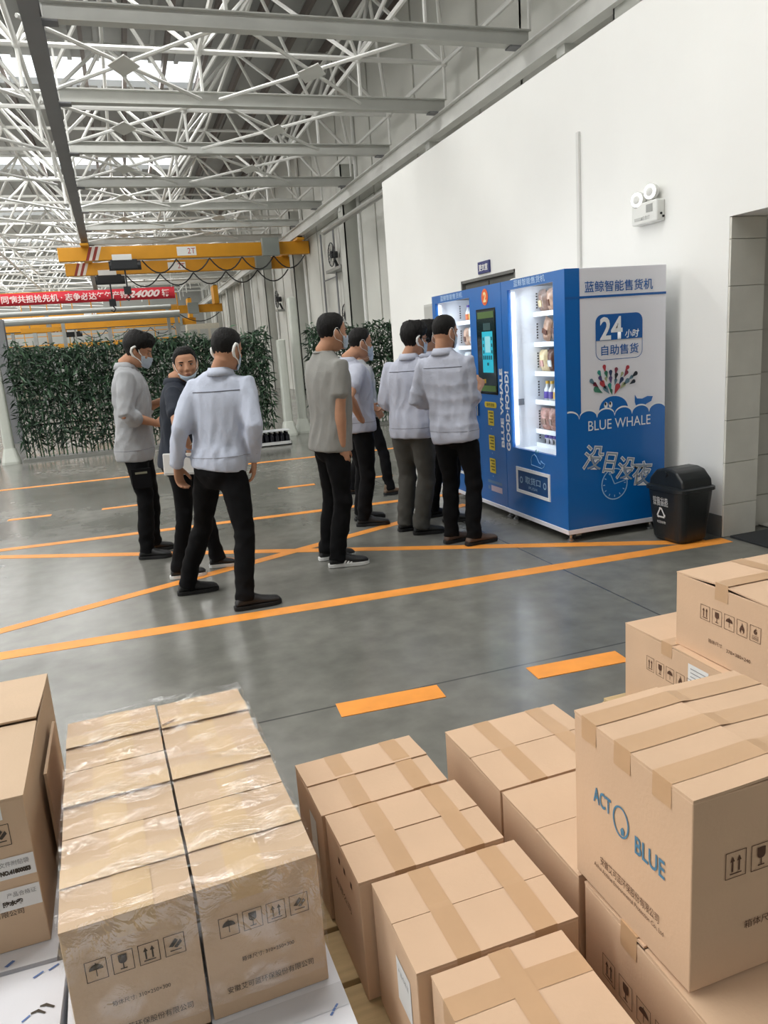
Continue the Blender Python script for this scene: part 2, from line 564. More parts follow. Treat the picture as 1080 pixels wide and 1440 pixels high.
tr = tag(MB().tube([(5.6, 6.5, 4.62), (5.6, 21, 4.62)], 0.07, 10).build('cable_duct', mat('ribbed_duct', 'a9a9a4', 0.4, 0.3, bump=0.8, bscale=30, stretch=(0.01, 1.2, 0.01))), 'ribbed grey cable duct hanging under the right crane rail', 'duct')

ROWS = [10.6 + 3.03 * j for j in range(-2, 16)]
names = ('nearest', 'second', 'third', 'fourth', 'fifth', 'sixth', 'seventh', 'eighth', 'ninth', 'tenth', 'eleventh', 'twelfth')
for j, yy in enumerate(ROWS):
    if yy < 9 or j > 13: continue
    x0 = -0.45 - 0.013 * (yy - 7)
    b = empty('cross_beam', (x0, yy, 5.53))
    tag(b, f'grey steel cross beam, {names[j - 2]} one back between the two crane rails', 'beam', 'cross beams between the crane rails')
    MB().ibeam((0.1, 0, 0.11), (6.08 - x0, 0, 0.11), 0.16, 0.21, 0.016).build('beam', STEEL, b)
    MB().box(0.12, 0.3, -0.09, 0.09, -0.02, 0.0).box(5.75 - x0, 5.95 - x0, -0.09, 0.09, -0.02, 0.0).build('bolted_plate', RAILD, b)

# horizontal X braces with their diamond plates
for j, yy in enumerate(ROWS):
    if not (10 < yy < 34): continue
    for i, xa in enumerate((-0.9, 1.8)):
        a, bq = Vector((xa + 0.25, yy + 0.1, 5.62)), Vector((xa + 2.65, yy + 2.93, 5.62))
        c, d = Vector((xa + 2.65, yy + 0.1, 5.62)), Vector((xa + 0.25, yy + 2.93, 5.62))
        e = empty('cross_brace', ((xa + 1.45), yy + 1.515, 5.62))
        off = Vector(e.location)
        tag(e, f'white X brace with diamond plate, {"left" if i == 0 else "right"} one in the {names[max(0, j - 2)]} beam gap', 'brace', 'X braces between the cross beams')
        MB().cyl(a - off, bq - off, 0.028, 6).build('rod', STEELL, e)
        MB().cyl(c - off, d - off, 0.028, 6).build('rod', STEELL, e)
        MB().prism([(-0.22, 0), (0, -0.42), (0.22, 0), (0, 0.42)], (0, 0, -0.035), (1, 0, 0), (0, 1, 0), 0.015).build('gusset_plate', STEELL, e)

# space frame: bottom nodes over the beams, top nodes half a bay off
sf = empty('ceiling_frame', (0, 0, 6.2))
tag(sf, 'white tubular space frame carrying the roof', kind='structure')
unit = MB().cyl((0, 0, 0), (0, 0, 1), 1.0, 6).mesh('strut')
unit.materials.append(STEELL)
ball = MB().ball((0, 0, 0), 1.0, n=8, m=6).mesh('node')
ball.materials.append(STEELL)
for p in ball.polygons: p.use_smooth = True
ZB, ZT = 6.35, 8.0
PX, PY = 2.7, 3.03
ia = range(-9, 3)
xs = [-0.9 + PX * i for i in ia] + [6.1]
ysn = [10.6 + PY * j for j in range(-3, 17)]
struts, nodes = [], []
for i, x in enumerate(xs):
    for j, yv in enumerate(ysn):
        B = Vector((x, yv, ZB))
        nodes.append((B, 0.075))
        if i + 1 < len(xs): struts.append((B, Vector((xs[i + 1], yv, ZB)), 0.042))
        if j + 1 < len(ysn): struts.append((B, Vector((x, ysn[j + 1], ZB)), 0.042))
        if i + 1 < len(xs) and j + 1 < len(ysn):
            T = Vector(((x + xs[i + 1]) / 2, yv + PY / 2, ZT))
            nodes.append((T, 0.08))
            for bx in (x, xs[i + 1]):
                for by in (yv, ysn[j + 1]):
                    struts.append((Vector((bx, by, ZB)), T, 0.036))
            if i + 2 < len(xs): struts.append((T, Vector(((xs[i + 1] + xs[i + 2]) / 2, yv + PY / 2, ZT)), 0.042))
            if j + 2 < len(ysn): struts.append((T, Vector(((x + xs[i + 1]) / 2, ysn[j + 1] + PY / 2, ZT)), 0.042))
            # hanger from the bottom node to the cross beam level
        if -1.5 < x < 6.2 and yv > 8:
            struts.append((B, Vector((x, yv, 5.75)), 0.03))
# a lower crane-hanging grid of light angles further left
for i, x in enumerate((-3.6, -6.3, -9.0)):
    for j, yv in enumerate(ysn):
        struts.append((Vector((x, yv, ZB)), Vector((x, yv, 5.6)), 0.03))
        if j + 1 < len(ysn):
            struts.append((Vector((x, yv, 5.6)), Vector((x, ysn[j + 1], 5.6)), 0.05))
            struts.append((Vector((x, yv, 5.6)), Vector((x + 2.7, ysn[j + 1], 5.6)), 0.03))
    
def key(s):
    m = (s[0] + s[1]) / 2
    d = m - Vector((0, 0, 1.55))
    f = Vector((0.2986, 0.9294, -0.217))
    rgt = Vector((0.945, -0.32, -0.07))
    dep = d.dot(f)
    ok = dep > 2 and abs(d.dot(rgt) / dep) < 0.75 and d.dot(Vector((0.135, 0.184, 0.974))) / dep < 0.95
    return dep if ok else 1000 + dep
struts.sort(key=key)


def strut_obj(a, b, r):
    o = bpy.data.objects.new('strut', unit)
    o.parent = sf
    d = b - a
    q = d.to_track_quat('Z', 'Y')
    o.matrix_basis = Matrix.Translation(a - Vector((0, 0, 6.2))) @ q.to_matrix().to_4x4() @ Matrix.Diagonal((r, r, d.length, 1))
    COL.objects.link(o)


for a, b, r_ in struts[:300]:
    strut_obj(a, b, r_)
rest = MB()
for a, b, r_ in struts[300:]:
    rest.cyl(a - Vector((0, 0, 6.2)), b - Vector((0, 0, 6.2)), r_, 5)
tag(rest.build('strut_field', STEELL, sf), kind='stuff')
nodes.sort(key=lambda n: key((n[0], n[0])))
for c, r_ in nodes[:120]:
    o = bpy.data.objects.new('node', ball)
    o.parent = sf
    o.matrix_basis = Matrix.Translation(c - Vector((0, 0, 6.2))) @ Matrix.Diagonal((r_, r_, r_, 1))
    COL.objects.link(o)
rest = MB()
for c, r_ in nodes[120:]:
    rest.ball(c - Vector((0, 0, 6.2)), r_, n=6, m=4)
tag(rest.build('node_field', STEELL, sf), kind='stuff')
# ------------------------------------------------------------------ overhead cranes, banner, far equipment
YEL = mat('crane_yellow', 'd9971f', 0.5, var=0.06, scale=2)
GREYBOX = mat('grey_control_box', '8f9590', 0.5)
DARKM = mat('dark_machine', '26282b', 0.5)


def crane(x0, x1, y, z, label, hoist_x, box_x):
    """suspended single girder crane: girder, end carriages, hoist, control box, festoon cable"""
    c = empty('overhead_crane', (x0, y, z))
    tag(c, label, 'crane')
    L = x1 - x0
    MB().box(0, L, -0.13, 0.13, 0, 0.40).build('girder', YEL, c, bevel=0.01)
    for xx in (-0.42 - 0.013 * (y - 7) - x0 if x0 > -2 else 1.0, 6.0 - x0 if x0 > -2 else L - 0.3):
        ct = 5.195 - z
        MB().box(xx - 0.12, xx + 0.12, -0.55, 0.55, 0.39, max(0.43, ct - 0.05)).build('end_carriage', YEL, c, bevel=0.01)
        for s in (-0.42, 0.42):
            MB().cyl((xx - 0.08, s, ct - 0.06), (xx + 0.08, s, ct - 0.06), 0.06, 12).build('wheel', DARKM, c)
    WS = mat('stripe_white', 'd8cfc4', 0.5)
    RS = mat('stripe_red', '8d2f22', 0.5)
    for k in range(4):
        xx = hoist_x - x0 - 0.75 + 0.09 * k
        MB().prism([(xx, 0.0), (xx + 0.09, 0.0), (xx + 0.24, 0.4), (xx + 0.15, 0.4)], (0, -0.133, 0), (1, 0, 0), (0, 0, 1), 0.002).build('warning_stripe', WS if k % 2 else RS, c)
    h = MB()
    h.box(hoist_x - x0 - 0.05, hoist_x - x0 + 0.75, -0.42, -0.16, -0.32, -0.02)
    hb = h.build('hoist', DARKM, c, bevel=0.03)
    MB().box(hoist_x - x0 + 0.02, hoist_x - x0 + 0.6, -0.44, -0.3, -0.05, 0.12).build('hoist_cover', WHITE, hb, bevel=0.01)
    MB().cyl((hoist_x - x0 - 0.1, -0.28, -0.2), (hoist_x - x0 + 0.85, -0.28, -0.2), 0.14, 14).build('hoist_drum', DARKM, hb, smooth=False)
    hk = MB().cyl((hoist_x - x0 + 0.35, -0.28, -0.3), (hoist_x - x0 + 0.35, -0.28, -0.85), 0.025, 6)
    hk.box(hoist_x - x0 + 0.24, hoist_x - x0 + 0.46, -0.34, -0.22, -1.05, -0.82)
    hk.tube([(hoist_x - x0 + 0.35, -0.28, -1.05), (hoist_x - x0 + 0.42, -0.28, -1.15), (hoist_x - x0 + 0.35, -0.28, -1.24), (hoist_x - x0 + 0.27, -0.28, -1.18)], 0.025, 6)
    hk.build('hook_block', DARKM, c)
    MB().box(box_x - x0, box_x - x0 + 0.55, -0.4, -0.14, -0.05, 0.5).build('control_box', GREYBOX, c, bevel=0.01)
    MB().box((box_x + hoist_x) / 2 - x0 - 0.35, (box_x + hoist_x) / 2 - x0 + 0.25, -0.137, -0.13, 0.06, 0.33).build('plate', WHITE, c)
    text('lettering', '2T', 0.2, mat('red_print', 'b3261e', 0.6), c, ((box_x + hoist_x) / 2 - x0 + 0.1, -0.139, 0.2), (1, 0, 0), (0, 0, 1), height=0.17, width=0.24)
    f = MB()
    xs_ = np.linspace(hoist_x - x0 + 0.9, L - 0.2, 6)
    for a, b in zip(xs_, xs_[1:]):
        f.tube([(a + (b - a) * t, -0.2, -0.05 - 0.5 * 4 * t * (1 - t) * 0.8) for t in np.linspace(0, 1, 9)], 0.022, 5)
    f.build('festoon_cable', DARKM, c)


crane(-1.47, 6.36, 26.0, 4.68, 'yellow overhead crane nearer the queue with black hoist', 0.05, 4.75)
crane(-1.45, 6.28, 28.4, 4.50, 'second yellow overhead crane, hung just behind and below the nearer one', -0.45, 4.9)
crane(-9.0, 5.3, 42.0, 3.85, 'distant yellow overhead crane behind the red banner', -6.0, 3.5)
crane(-9.5, 4.6, 50.0, 3.6, 'farthest yellow overhead crane near the end wall', -3.0, 3.2)

b = empty('banner', (-6.6, 34.0, 4.05))
tag(b, 'long red slogan banner with white lettering hung across the hall', 'banner')
RED = mat('red_banner_cloth', 'd0303f', 0.75, var=0.05, scale=2, bump=0.15, bscale=4)
nb = 60
vb = MB()
for i in range(nb + 1):
    x = 9.0 * i / nb
    yy = 0.03 * math.sin(x * 2.3) + 0.02 * math.sin(x * 5.1)
    vb.v += [(x, yy, 0.0), (x, yy, 0.47), (x, yy + 0.012, 0.0), (x, yy + 0.012, 0.47)]
for i in range(nb):
    a, c = 4 * i, 4 * i + 4
    vb.f += [(a, c, c + 1, a + 1), (a + 2, a + 3, c + 3, c + 2), (a + 1, c + 1, c + 3, a + 3), (a, a + 2, c + 2, c)]
vb.build('banner_cloth', RED, b, smooth=True)
BW = mat('banner_white', 'f0d9d6', 0.7)
text('lettering', '同病共担抢先机 · 志争必达年年产销', 0.3, BW, b, (4.72, -0.055, 0.235), (1, 0, 0), (0, 0, 1), width=4.75, thick=0.006)
text('lettering', '24000', 0.3, BW, b, (7.75, -0.055, 0.235), (1, 0, 0), (0, 0, 1), width=1.3, height=0.28, shear=0.35, thick=0.012)
text('lettering', '辆', 0.3, BW, b, (8.62, -0.055, 0.235), (1, 0, 0), (0, 0, 1), width=0.3, thick=0.006)
for x in (0.1, 4.5, 8.9):
    MB().cyl((x, 0.01, 0.45), (x, 0.01, 1.6), 0.012, 5).build('cord', WHITE, b)

GAL = mat('galvanised', 'a2a5a2', 0.4, 0.4, var=0.06, scale=3)


def platform(x0, x1, y0, y1, z, label):
    """steel work platform: deck, edge beam, posts, railing"""
    p = empty('work_platform', (x0, y0, 0))
    tag(p, label, 'platform')
    MB().box(0, x1 - x0, 0, y1 - y0, z - 0.1, z).build('deck', GAL, p)
    MB().box(0, x1 - x0, -0.06, 0.0, z - 0.28, z).build('edge_beam', YEL, p)
    n = max(2, int((x1 - x0) / 3) + 1)
    for i in range(n):
        x = (x1 - x0) * i / (n - 1)
        MB().box(x - 0.08 if i else 0, x + 0.08 if i < n - 1 else x1 - x0, 0.02, 0.18, 0, z - 0.1).build('post', GAL, p)
    for zz in (0.5, 1.0):
        MB().cyl((0, 0, z + zz), (x1 - x0, 0, z + zz), 0.025, 6).build('handrail', YEL, p)
    m = max(2, int((x1 - x0) / 1.2) + 1)
    for i in range(m):
        x = (x1 - x0) * i / (m - 1)
        MB().cyl((x, 0, z), (x, 0, z + 1.0), 0.025, 6).build('baluster', YEL, p)
    for i in range(3):
        MB().cyl((0, 0.3 + 0.5 * i, z - 0.2), (x1 - x0, 0.3 + 0.5 * i, z - 0.2), 0.06, 8).build('pipe', GAL, p)


platform(-9.5, 2.6, 36.0, 40.0, 3.4, 'long yellow-railed steel platform under the red banner')
platform(-14.5, -2.2, 44.0, 48.6, 4.4, 'higher yellow-railed steel platform further down the left side')
platform(-7.0, 3.5, 53.0, 58.0, 3.0, 'lower yellow-railed steel platform before the end wall')
for k, (x0, x1, y, z, rad) in enumerate(((-6.0, 2.2, 30.0, 3.2, 0.13), (-7.0, 2.0, 31.4, 3.55, 0.09))):
    d = empty('air_duct', (x0, y, 0))
    tag(d, ('thick round grey duct low across the hall above the bamboo screen', 'thinner round grey duct just behind the thick one')[k], 'duct')
    MB().cyl((0, 0, z), (x1 - x0, 0, z), rad, 12).build('duct_pipe', GAL, d, smooth=False)
    for x in (0.15, (x1 - x0) * 0.5, x1 - x0 - 0.15):
        MB().box(x - 0.06, x + 0.06, -0.06, 0.06, 0, z - rad + 0.01).build('stand', GAL, d)
u = empty('light_fitting', (-3.3, 29.9, 2.825))
tag(u, 'long yellow strip beam hanging under the grey duct', 'beam')
MB().box(0, 1.3, 0, 0.2, -0.02, 0.14).build('housing', YEL, u, bevel=0.01)
MB().cyl((0.3, 0.1, 0.14), (0.3, 0.1, 0.24), 0.02, 6).cyl((1.0, 0.1, 0.14), (1.0, 0.1, 0.24), 0.02, 6).build('hanger', GAL, u)
c = tag(MB().ibeam((-2.42, 18.2, 0), (-2.42, 18.2, 2.62), 0.22, 0.24, 0.02, up=(0, 1, 0)).box(-2.6, -2.24, 18.0, 18.4, 0, 0.02).build('column', RAILD), 'short grey steel column behind the left end of the bamboo screen', kind='structure')
# machines and racks deep in the hall, seen between girders and leaves
for k, (x, y, w_, h_, lab) in enumerate(((-5.5, 40, 2.4, 2.6, 'tall pale machine cabinet under the platform on the left'), (-1.8, 41, 2.8, 2.2, 'broad pale machine cabinet under the middle of the platform'), (3.6, 45, 1.8, 3.4, 'narrow pale cabinet by the right wall far back'))):
    q = empty('machine_cabinet', (x, y, 0))
    tag(q, lab, 'machine')
    MB().box(0, w_, 0, 1.2, 0.1, h_).build('housing', mat('machine_cream', 'c9c4b4', 0.5, var=0.04), q, bevel=0.02)
    for i in range(3):
        MB().box(0.1 + i * w_ / 3, w_ / 3 - 0.05 + i * w_ / 3, -0.02, 0.005, 0.3, h_ - 0.3).build('door', mat('machine_door', 'b3b6b2', 0.5), q)
    MB().box(0.05, w_ - 0.05, 0.05, 1.15, 0, 0.1).build('plinth', DARKM, q)

# wall fan and its bracket rail on the hall wall
for i, (y, z, lab) in enumerate(((22.4, 4.0, 'black wall fan on a bracket, nearest one high on the grey hall wall'), (31.2, 3.4, 'black wall fan further along the grey hall wall'), (21.4, 2.2, 'black wall fan just above the bamboo screen'))):
    f = empty('wall_fan', (6.35, y, z))
    tag(f, lab, 'fan')
    MB().box(-0.25, 0.07, -1.1 if i == 0 else -0.2, 0.6 if i == 0 else 0.2, -0.28, -0.2).build('shelf_bracket', GAL, f)
    MB().cyl((0.0, 0, -0.2), (-0.1, 0, 0.05), 0.04, 8).build('stem', DARKM, f)
    g = MB().tube([(-0.2, 0.33 * math.cos(a), 0.2 + 0.33 * math.sin(a)) for a in np.linspace(0, 2 * math.pi, 21)[:-1]], 0.015, 5, closed=True)
    for a in np.linspace(0, math.pi, 7)[:-1]:
        g.cyl((-0.22, 0.33 * math.cos(a), 0.2 + 0.33 * math.sin(a)), (-0.22, -0.33 * math.cos(a), 0.2 - 0.33 * math.sin(a)), 0.006, 4)
    g.build('guard', DARKM, f)
    MB().cyl((-0.02, 0, 0.2), (-0.22, 0, 0.2), 0.1, 12).build('motor', DARKM, f)
    for a in (0.3, 2.4, 4.5):
        MB().prism([(0.05, -0.03), (0.28, -0.08), (0.3, 0.05), (0.05, 0.03)], (-0.17, 0, 0.2), (0, math.cos(a), math.sin(a)), (0.3, -math.sin(a), math.cos(a)), 0.006).build('blade', DARKM, f)
gt = empty('wall_ladder', (6.3, 23.3, 0))
tag(gt, 'thin grey pipe ladder up the hall wall under the fan', 'ladder')
for yy in (-0.75, 0.75):
    MB().cyl((0, yy, 0), (0, yy, 5.0), 0.03, 8).build('rail', RAILD, gt)
for zz in (1.9, 2.4, 3.6):
    MB().cyl((0, -0.75, zz), (0, 0.75, zz), 0.02, 6).build('rung', RAILD, gt)

# ------------------------------------------------------------------ bamboo screen with white posts
LEAFG = []
for k, c_ in enumerate(('1f3527', '2e4a33', '47654a')):
    m = mat('bamboo_leaf_' + ('dark', 'mid', 'light')[k], c_, 0.55, var=0.25, scale=9)
    LEAFG.append(m)
STEMM = mat('bamboo_stem', '3f5f42', 0.5, var=0.2, scale=6)


def leaves(n, x0, x1, y0, y1, z0, z1, parent, m):
    P = np.column_stack([rng.uniform(x0, x1, n), rng.uniform(y0, y1, n), z0 + (z1 - z0) * rng.uniform(0, 1, n) ** 0.8])
    top = z1 - 0.22 * np.abs(np.sin(P[:, 0] * 2.1) * np.cos(P[:, 0] * 5.3 + 1))
    P[:, 2] = np.minimum(P[:, 2], top + rng.normal(0, 0.05, n))
    d = rng.normal(0, 1, (n, 3)); d[:, 2] = d[:, 2] * 0.7 - 0.35
    d /= np.linalg.norm(d, axis=1)[:, None]
    s = np.cross(d, rng.normal(0, 1, (n, 3))); s /= np.linalg.norm(s, axis=1)[:, None]
    L = rng.uniform(0.10, 0.2, n)[:, None]
    W = L * 0.10
    up = np.cross(s, d) * L * 0.06
    v = np.stack([P, P + d * L * 0.4 + s * W + up, P + d * L - np.array([0, 0, 1]) * L * 0.2, P + d * L * 0.4 - s * W + up], 1).reshape(-1, 3)
    idx = np.arange(n)[:, None] * 4
    f = (idx + np.array([[0, 1, 2, 3]])).tolist()
    me = bpy.data.meshes.new('leaf_mass')
    me.from_pydata(v.tolist(), [], f)
    return tag(link('leaf_mass', me, m, parent), kind='stuff')


def bamboo(x0, x1, y, h, n, label):
    e = empty('bamboo_screen', (x0, y, 0))
    tag(e, label, 'plant')
    W = x1 - x0
    MB().box(0, W, -0.12, 0.22, 0.0, 0.05).build('base_board', mat('grey_board', '8a8b85', 0.7), e)
    st = MB()
    for x in np.arange(0.04, W, 0.075):
        xx = x + rng.uniform(-0.02, 0.02)
        yy = rng.uniform(-0.05, 0.12)
        st.tube([(xx, yy, 0.05), (xx + rng.normal(0, 0.02), yy, h * 0.5), (xx + rng.normal(0, 0.06), yy + rng.normal(0, 0.03), h * rng.uniform(0.85, 1.04))], [0.012, 0.011, 0.005], 5)
    tag(st.build('stem_row', STEMM, e), kind='stuff')
    for zz in (0.6, 1.3):
        MB().cyl((0, 0.14, zz), (W, 0.14, zz), 0.018, 6).build('cross_bar', mat('dark_bar', '30362f', 0.6), e)
    leaves(int(n * W * 0.5), 0, W, -0.16, 0.26, 0.15, h, e, LEAFG[0])
    leaves(int(n * W * 0.38), 0, W, -0.2, 0.2, 0.25, h, e, LEAFG[1])
    leaves(int(n * W * 0.16), 0, W, -0.22, 0.2, 0.5, h + 0.06, e, LEAFG[2])


bamboo(-1.86, 2.55, 14.25, 1.98, 2600, 'long dark green bamboo screen behind the left half of the queue')
bamboo(-7.0, -2.3, 14.5, 1.95, 900, 'dark green bamboo screen running out of the frame at the left')
bamboo(3.3, 5.9, 14.2, 1.98, 2300, 'shorter dark green bamboo screen between the white posts and the white wall')
POST = mat('white_post_plastic', 'c9cdc4', 0.5, var=0.03)
for (x, y, h, lab) in ((-2.05, 14.2, 2.3, 'white post with flared foot at the left end of the bamboo'), (2.76, 14.05, 1.75, 'white post with flared foot, left one of the pair at the bamboo gap'), (3.08, 14.25, 2.5, 'white post with flared foot, right one of the pair at the bamboo gap')):
    p = empty('screen_post', (x, y, 0))
    tag(p, lab, 'post', 'white posts of the bamboo screen')
    MB().loft([(0, 0, 0.26), (0, 0, h)], [(0.085, 0.085), (0.08, 0.08)], n=16, p=4, cap=False).build('shaft', POST, p)
    MB().loft([(0, 0, 0.0), (0, 0, 0.04), (0, 0, 0.26)], [(0.15, 0.15), (0.15, 0.15), (0.095, 0.095)], n=16, p=4, cap=False).build('foot', POST, p, bevel=0)
# shrink-wrapped tray of dark bottles at the foot of the screen
t = empty('bottle_tray', (1.78, 12.6, 0))
tag(t, 'low clear-wrapped tray on the floor by the white posts', 'tray')
MB().box(0, 0.72, 0, 0.34, 0, 0.02).box(0, 0.72, 0, 0.01, 0, 0.07).box(0, 0.72, 0.33, 0.34, 0, 0.07).box(0, 0.01, 0, 0.34, 0, 0.07).box(0.71, 0.72, 0, 0.34, 0, 0.07).build('tray_body', mat('tray_white', 'd5d7d6', 0.4), t)
MB().box(0.0, 0.72, 0.0, 0.34, 0.245, 0.25).build('top_sheet', mat('wrap_white', 'e3e6ea', 0.2), t)
BD = mat('dark_bottle', '14161f', 0.25)
bt = MB().loft([(0, 0, 0.0), (0, 0, 0.14), (0, 0, 0.17), (0, 0, 0.2)], [(0.036, 0.036), (0.036, 0.036), (0.016, 0.016), (0.014, 0.014)], n=12, cap=False).mesh('bottle')
bt.materials.append(BD)
cp = MB().cyl((0, 0, 0.2), (0, 0, 0.222), 0.017, 10).mesh('cap')
cp.materials.append(WHITE)
for i in range(8):
    for j in range(4):
        o = bpy.data.objects.new('bottle', bt)
        o.location = (1.78 + 0.05 + i * 0.088, 12.6 + 0.05 + j * 0.08, 0.0205)
        COL.objects.link(o)
        tag(o, 'small dark bottle with white cap packed in the wrapped floor tray', 'bottle', 'bottles in the tray by the bamboo')
        q = bpy.data.objects.new('cap', cp)
        q.parent = o
        COL.objects.link(q)

# ------------------------------------------------------------------ things on the white wall
t = MB().box(3.925, 3.95, 6.05, 6.09, 1.9, 3.2)
tag(t.build('conduit_trim', mat('conduit_white', 'd6d6d2', 0.5), bevel=0.004), 'thin white vertical conduit on the white wall above the machine', kind='structure')
s = empty('wall_sign', (3.935, 7.97, 2.24))
tag(s, 'small dark blue sign with white characters above the hidden doorway', 'sign')
MB().box(-0.008, 0.015, -0.14, 0.14, 0, 0.13).build('sign_plate', mat('sign_blue', '2c3470', 0.4), s, bevel=0.003)
text('lettering', '更衣室', 0.08, WHITE, s, (-0.0095, 0, 0.065), (0, -1, 0), (0, 0, 1), width=0.22, height=0.075, thick=0.002)
p = empty('wall_panel', (3.90, 9.2, 1.2))
tag(p, 'pale grey electrical panel on the wall behind the far machine', 'panel')
MB().box(0, 0.05, 0, 0.55, 0, 0.82).build('case', mat('panel_grey', 'bdbdb8', 0.5), p, bevel=0.008)
MB().box(-0.012, 0.0, 0.03, 0.52, 0.03, 0.79).build('door', mat('panel_grey_door', 'b2b2ad', 0.5), p, bevel=0.004)
# emergency light
e = empty('emergency_light', (3.95, 5.1, 2.30))
tag(e, 'white twin-head emergency light glowing on the white wall', 'lamp')
LP = mat('lamp_white_plastic', 'dedfda', 0.4)
MB().box(-0.075, 0, -0.15, 0.15, 0, 0.155).build('housing', LP, e, bevel=0.012)
MB().box(-0.079, -0.074, -0.10, -0.03, 0.075, 0.13).build('label_plate', mat('lamp_grey', '9a9b97', 0.5), e)
MB().box(-0.079, -0.074, 0.02, 0.11, 0.03, 0.05).build('button_strip', mat('lamp_grey2', 'b7b8b4', 0.5), e)
text('lettering', '应急灯', 0.03, mat('lamp_ink', '8b8b88', 0.6), e, (-0.0795, -0.03, 0.04), (0, -1, 0), (0, 0, 1), width=0.09)
for yy, zz in ((0.10, 0.185), (-0.055, 0.215)):
    hd = MB().loft([(-0.01, yy, zz), (-0.045, yy - 0.01, zz), (-0.075, yy - 0.018, zz)], [(0.03, 0.03), (0.055, 0.055), (0.06, 0.06)], right=(0, 1, 0), n=20, cap=False)
    h = hd.build('lamp_head', LP, e, smooth=True)
    MB().cyl((-0.075, yy - 0.018, zz), (-0.083, yy - 0.02, zz), 0.052, 20).build('lamp_lens', mat('lamp_glow', 'ffffff', 0.3, emit=1.6), h)
    MB().cyl((-0.03, yy, 0.15), (-0.03, yy, zz - 0.04), 0.015, 8).build('swivel', LP, h)
for yy in (-0.152, ):
    MB().cyl((-0.04, yy, 0.05), (-0.04, yy - 0.008, 0.05), 0.008, 10).cyl((-0.02, yy, 0.03), (-0.02, yy - 0.008, 0.03), 0.008, 10).build('knob', BLACK, e)

# ------------------------------------------------------------------ black swing-lid bin
bn = empty('waste_bin', (3.68, 4.42, 0), math.radians(4))
tag(bn, 'black plastic swing-lid bin with white print beside the blue machine', 'bin')
BINM = mat('bin_black', '1d2123', 0.35, var=0.1, scale=30, bump=0.04, bscale=80)
MB().loft([(0, 0, 0.005), (0, 0, 0.03), (0, 0, 0.37), (0, 0, 0.385)], [(0.115, 0.135), (0.13, 0.15), (0.155, 0.185), (0.155, 0.185)], n=32, p=6, cap=False).build('bucket', BINM, bn, bevel=0)
MB().loft([(0, 0, 0.378), (0, 0, 0.382), (0, 0, 0.405), (0, 0, 0.412)], [(0.163, 0.193), (0.17, 0.2), (0.17, 0.2), (0.155, 0.185)], n=32, p=6, cap=False).build('rim', BINM, bn)
ld = MB().prism([(-0.175, 0.40), (0.175, 0.40), (0.165, 0.46), (0.10, 0.525), (0.04, 0.54), (-0.04, 0.54), (-0.10, 0.525), (-0.165, 0.46)], (-0.135, 0, 0), (0, 1, 0), (0, 0, 1), 0.27)
ld.build('swing_lid', BINM, bn, bevel=0.018, seg=3)
MB().cyl((-0.145, 0, 0.5), (0.145, 0, 0.5), 0.02, 12).build('hinge_pin', BINM, bn)
BWH = mat('bin_print', 'cfd2d2', 0.6)


def bin_xy(z):      # the -X face leans out with height
    return -(0.13 + 0.025 * (z - 0.03) / 0.34) - 0.0025
for body, zc, wd in (('垃圾分类', 0.315, 0.15), ('从我做起', 0.285, 0.15), ('可回收物', 0.145, 0.085)):
    text('lettering', body, 0.03, BWH, bn, (bin_xy(zc) - 0.0015, 0.03, zc), (0, -1, 0), (-0.07, 0, 1), width=wd, thick=0.0)
rc = MB()
tri = [(0.0, 0.05), (0.042, -0.025), (-0.042, -0.025)]
for i in range(3):
    a, b2 = Vector(tri[i]), Vector(tri[(i + 1) % 3])
    d = (b2 - a)
    a2, b3 = a + d * 0.1, a + d * 0.78
    nrm = Vector((-d.y, d.x)).normalized() * 0.006
    ar = d.normalized() * 0.018
    rc.prism([tuple(a2 - nrm), tuple(b3 - nrm), tuple(b3 - nrm * 2), tuple(b3 + ar), tuple(b3 + nrm * 2), tuple(b3 + nrm), tuple(a2 + nrm)], (bin_xy(0.21) - 0.002, 0.03, 0.21), (0, -1, 0), (-0.07, 0, 1), 0)
rc.build('recycling_mark', BWH, bn)
# ------------------------------------------------------------------ vending machines
BLUE = mat('machine_blue', '0166b6', 0.32, var=0.015, coat=0.3)
BLUED = mat('print_blue', '0c5aa4', 0.4)
MWHITE = mat('machine_white', 'e9e9f0', 0.35, coat=0.2)
INW = mat('cabinet_inside_white', 'e9edf4', 0.45)
PWHITE = mat('print_white', 'eceff2', 0.45)
CHROME = mat('chrome_foot', 'b9bbbd', 0.25, 1.0)
LED = mat('led_tube', 'f4f8ff', 0.3, emit=3.0)
MX0, MX1, MZ0, MZ1 = 2.954, 3.803, 0.10, 1.967


def glass_material():
    m = bpy.data.materials.new('clear_glass')
    m.use_nodes = True
    nt = m.node_tree
    nt.nodes.remove(nt.nodes['Principled BSDF'])
    tr, gl, mx, fr = (nt.nodes.new(n) for n in ('ShaderNodeBsdfTransparent', 'ShaderNodeBsdfGlossy', 'ShaderNodeMixShader', 'ShaderNodeFresnel'))
    tr.inputs[0].default_value = (0.96, 0.98, 0.98, 1)
    gl.inputs['Roughness'].default_value = 0.02
    fr.inputs[0].default_value = 1.0
    mx.inputs[0].default_value = 0.045; nt.links.new(tr.outputs[0], mx.inputs[1]); nt.links.new(gl.outputs[0], mx.inputs[2])
    nt.links.new(mx.outputs[0], nt.nodes['Material Output'].inputs[0])
    return m


GLASS = glass_material()
F_X, F_Y = (0, -1, 0), (0, 0, 1)        # directions on a front face


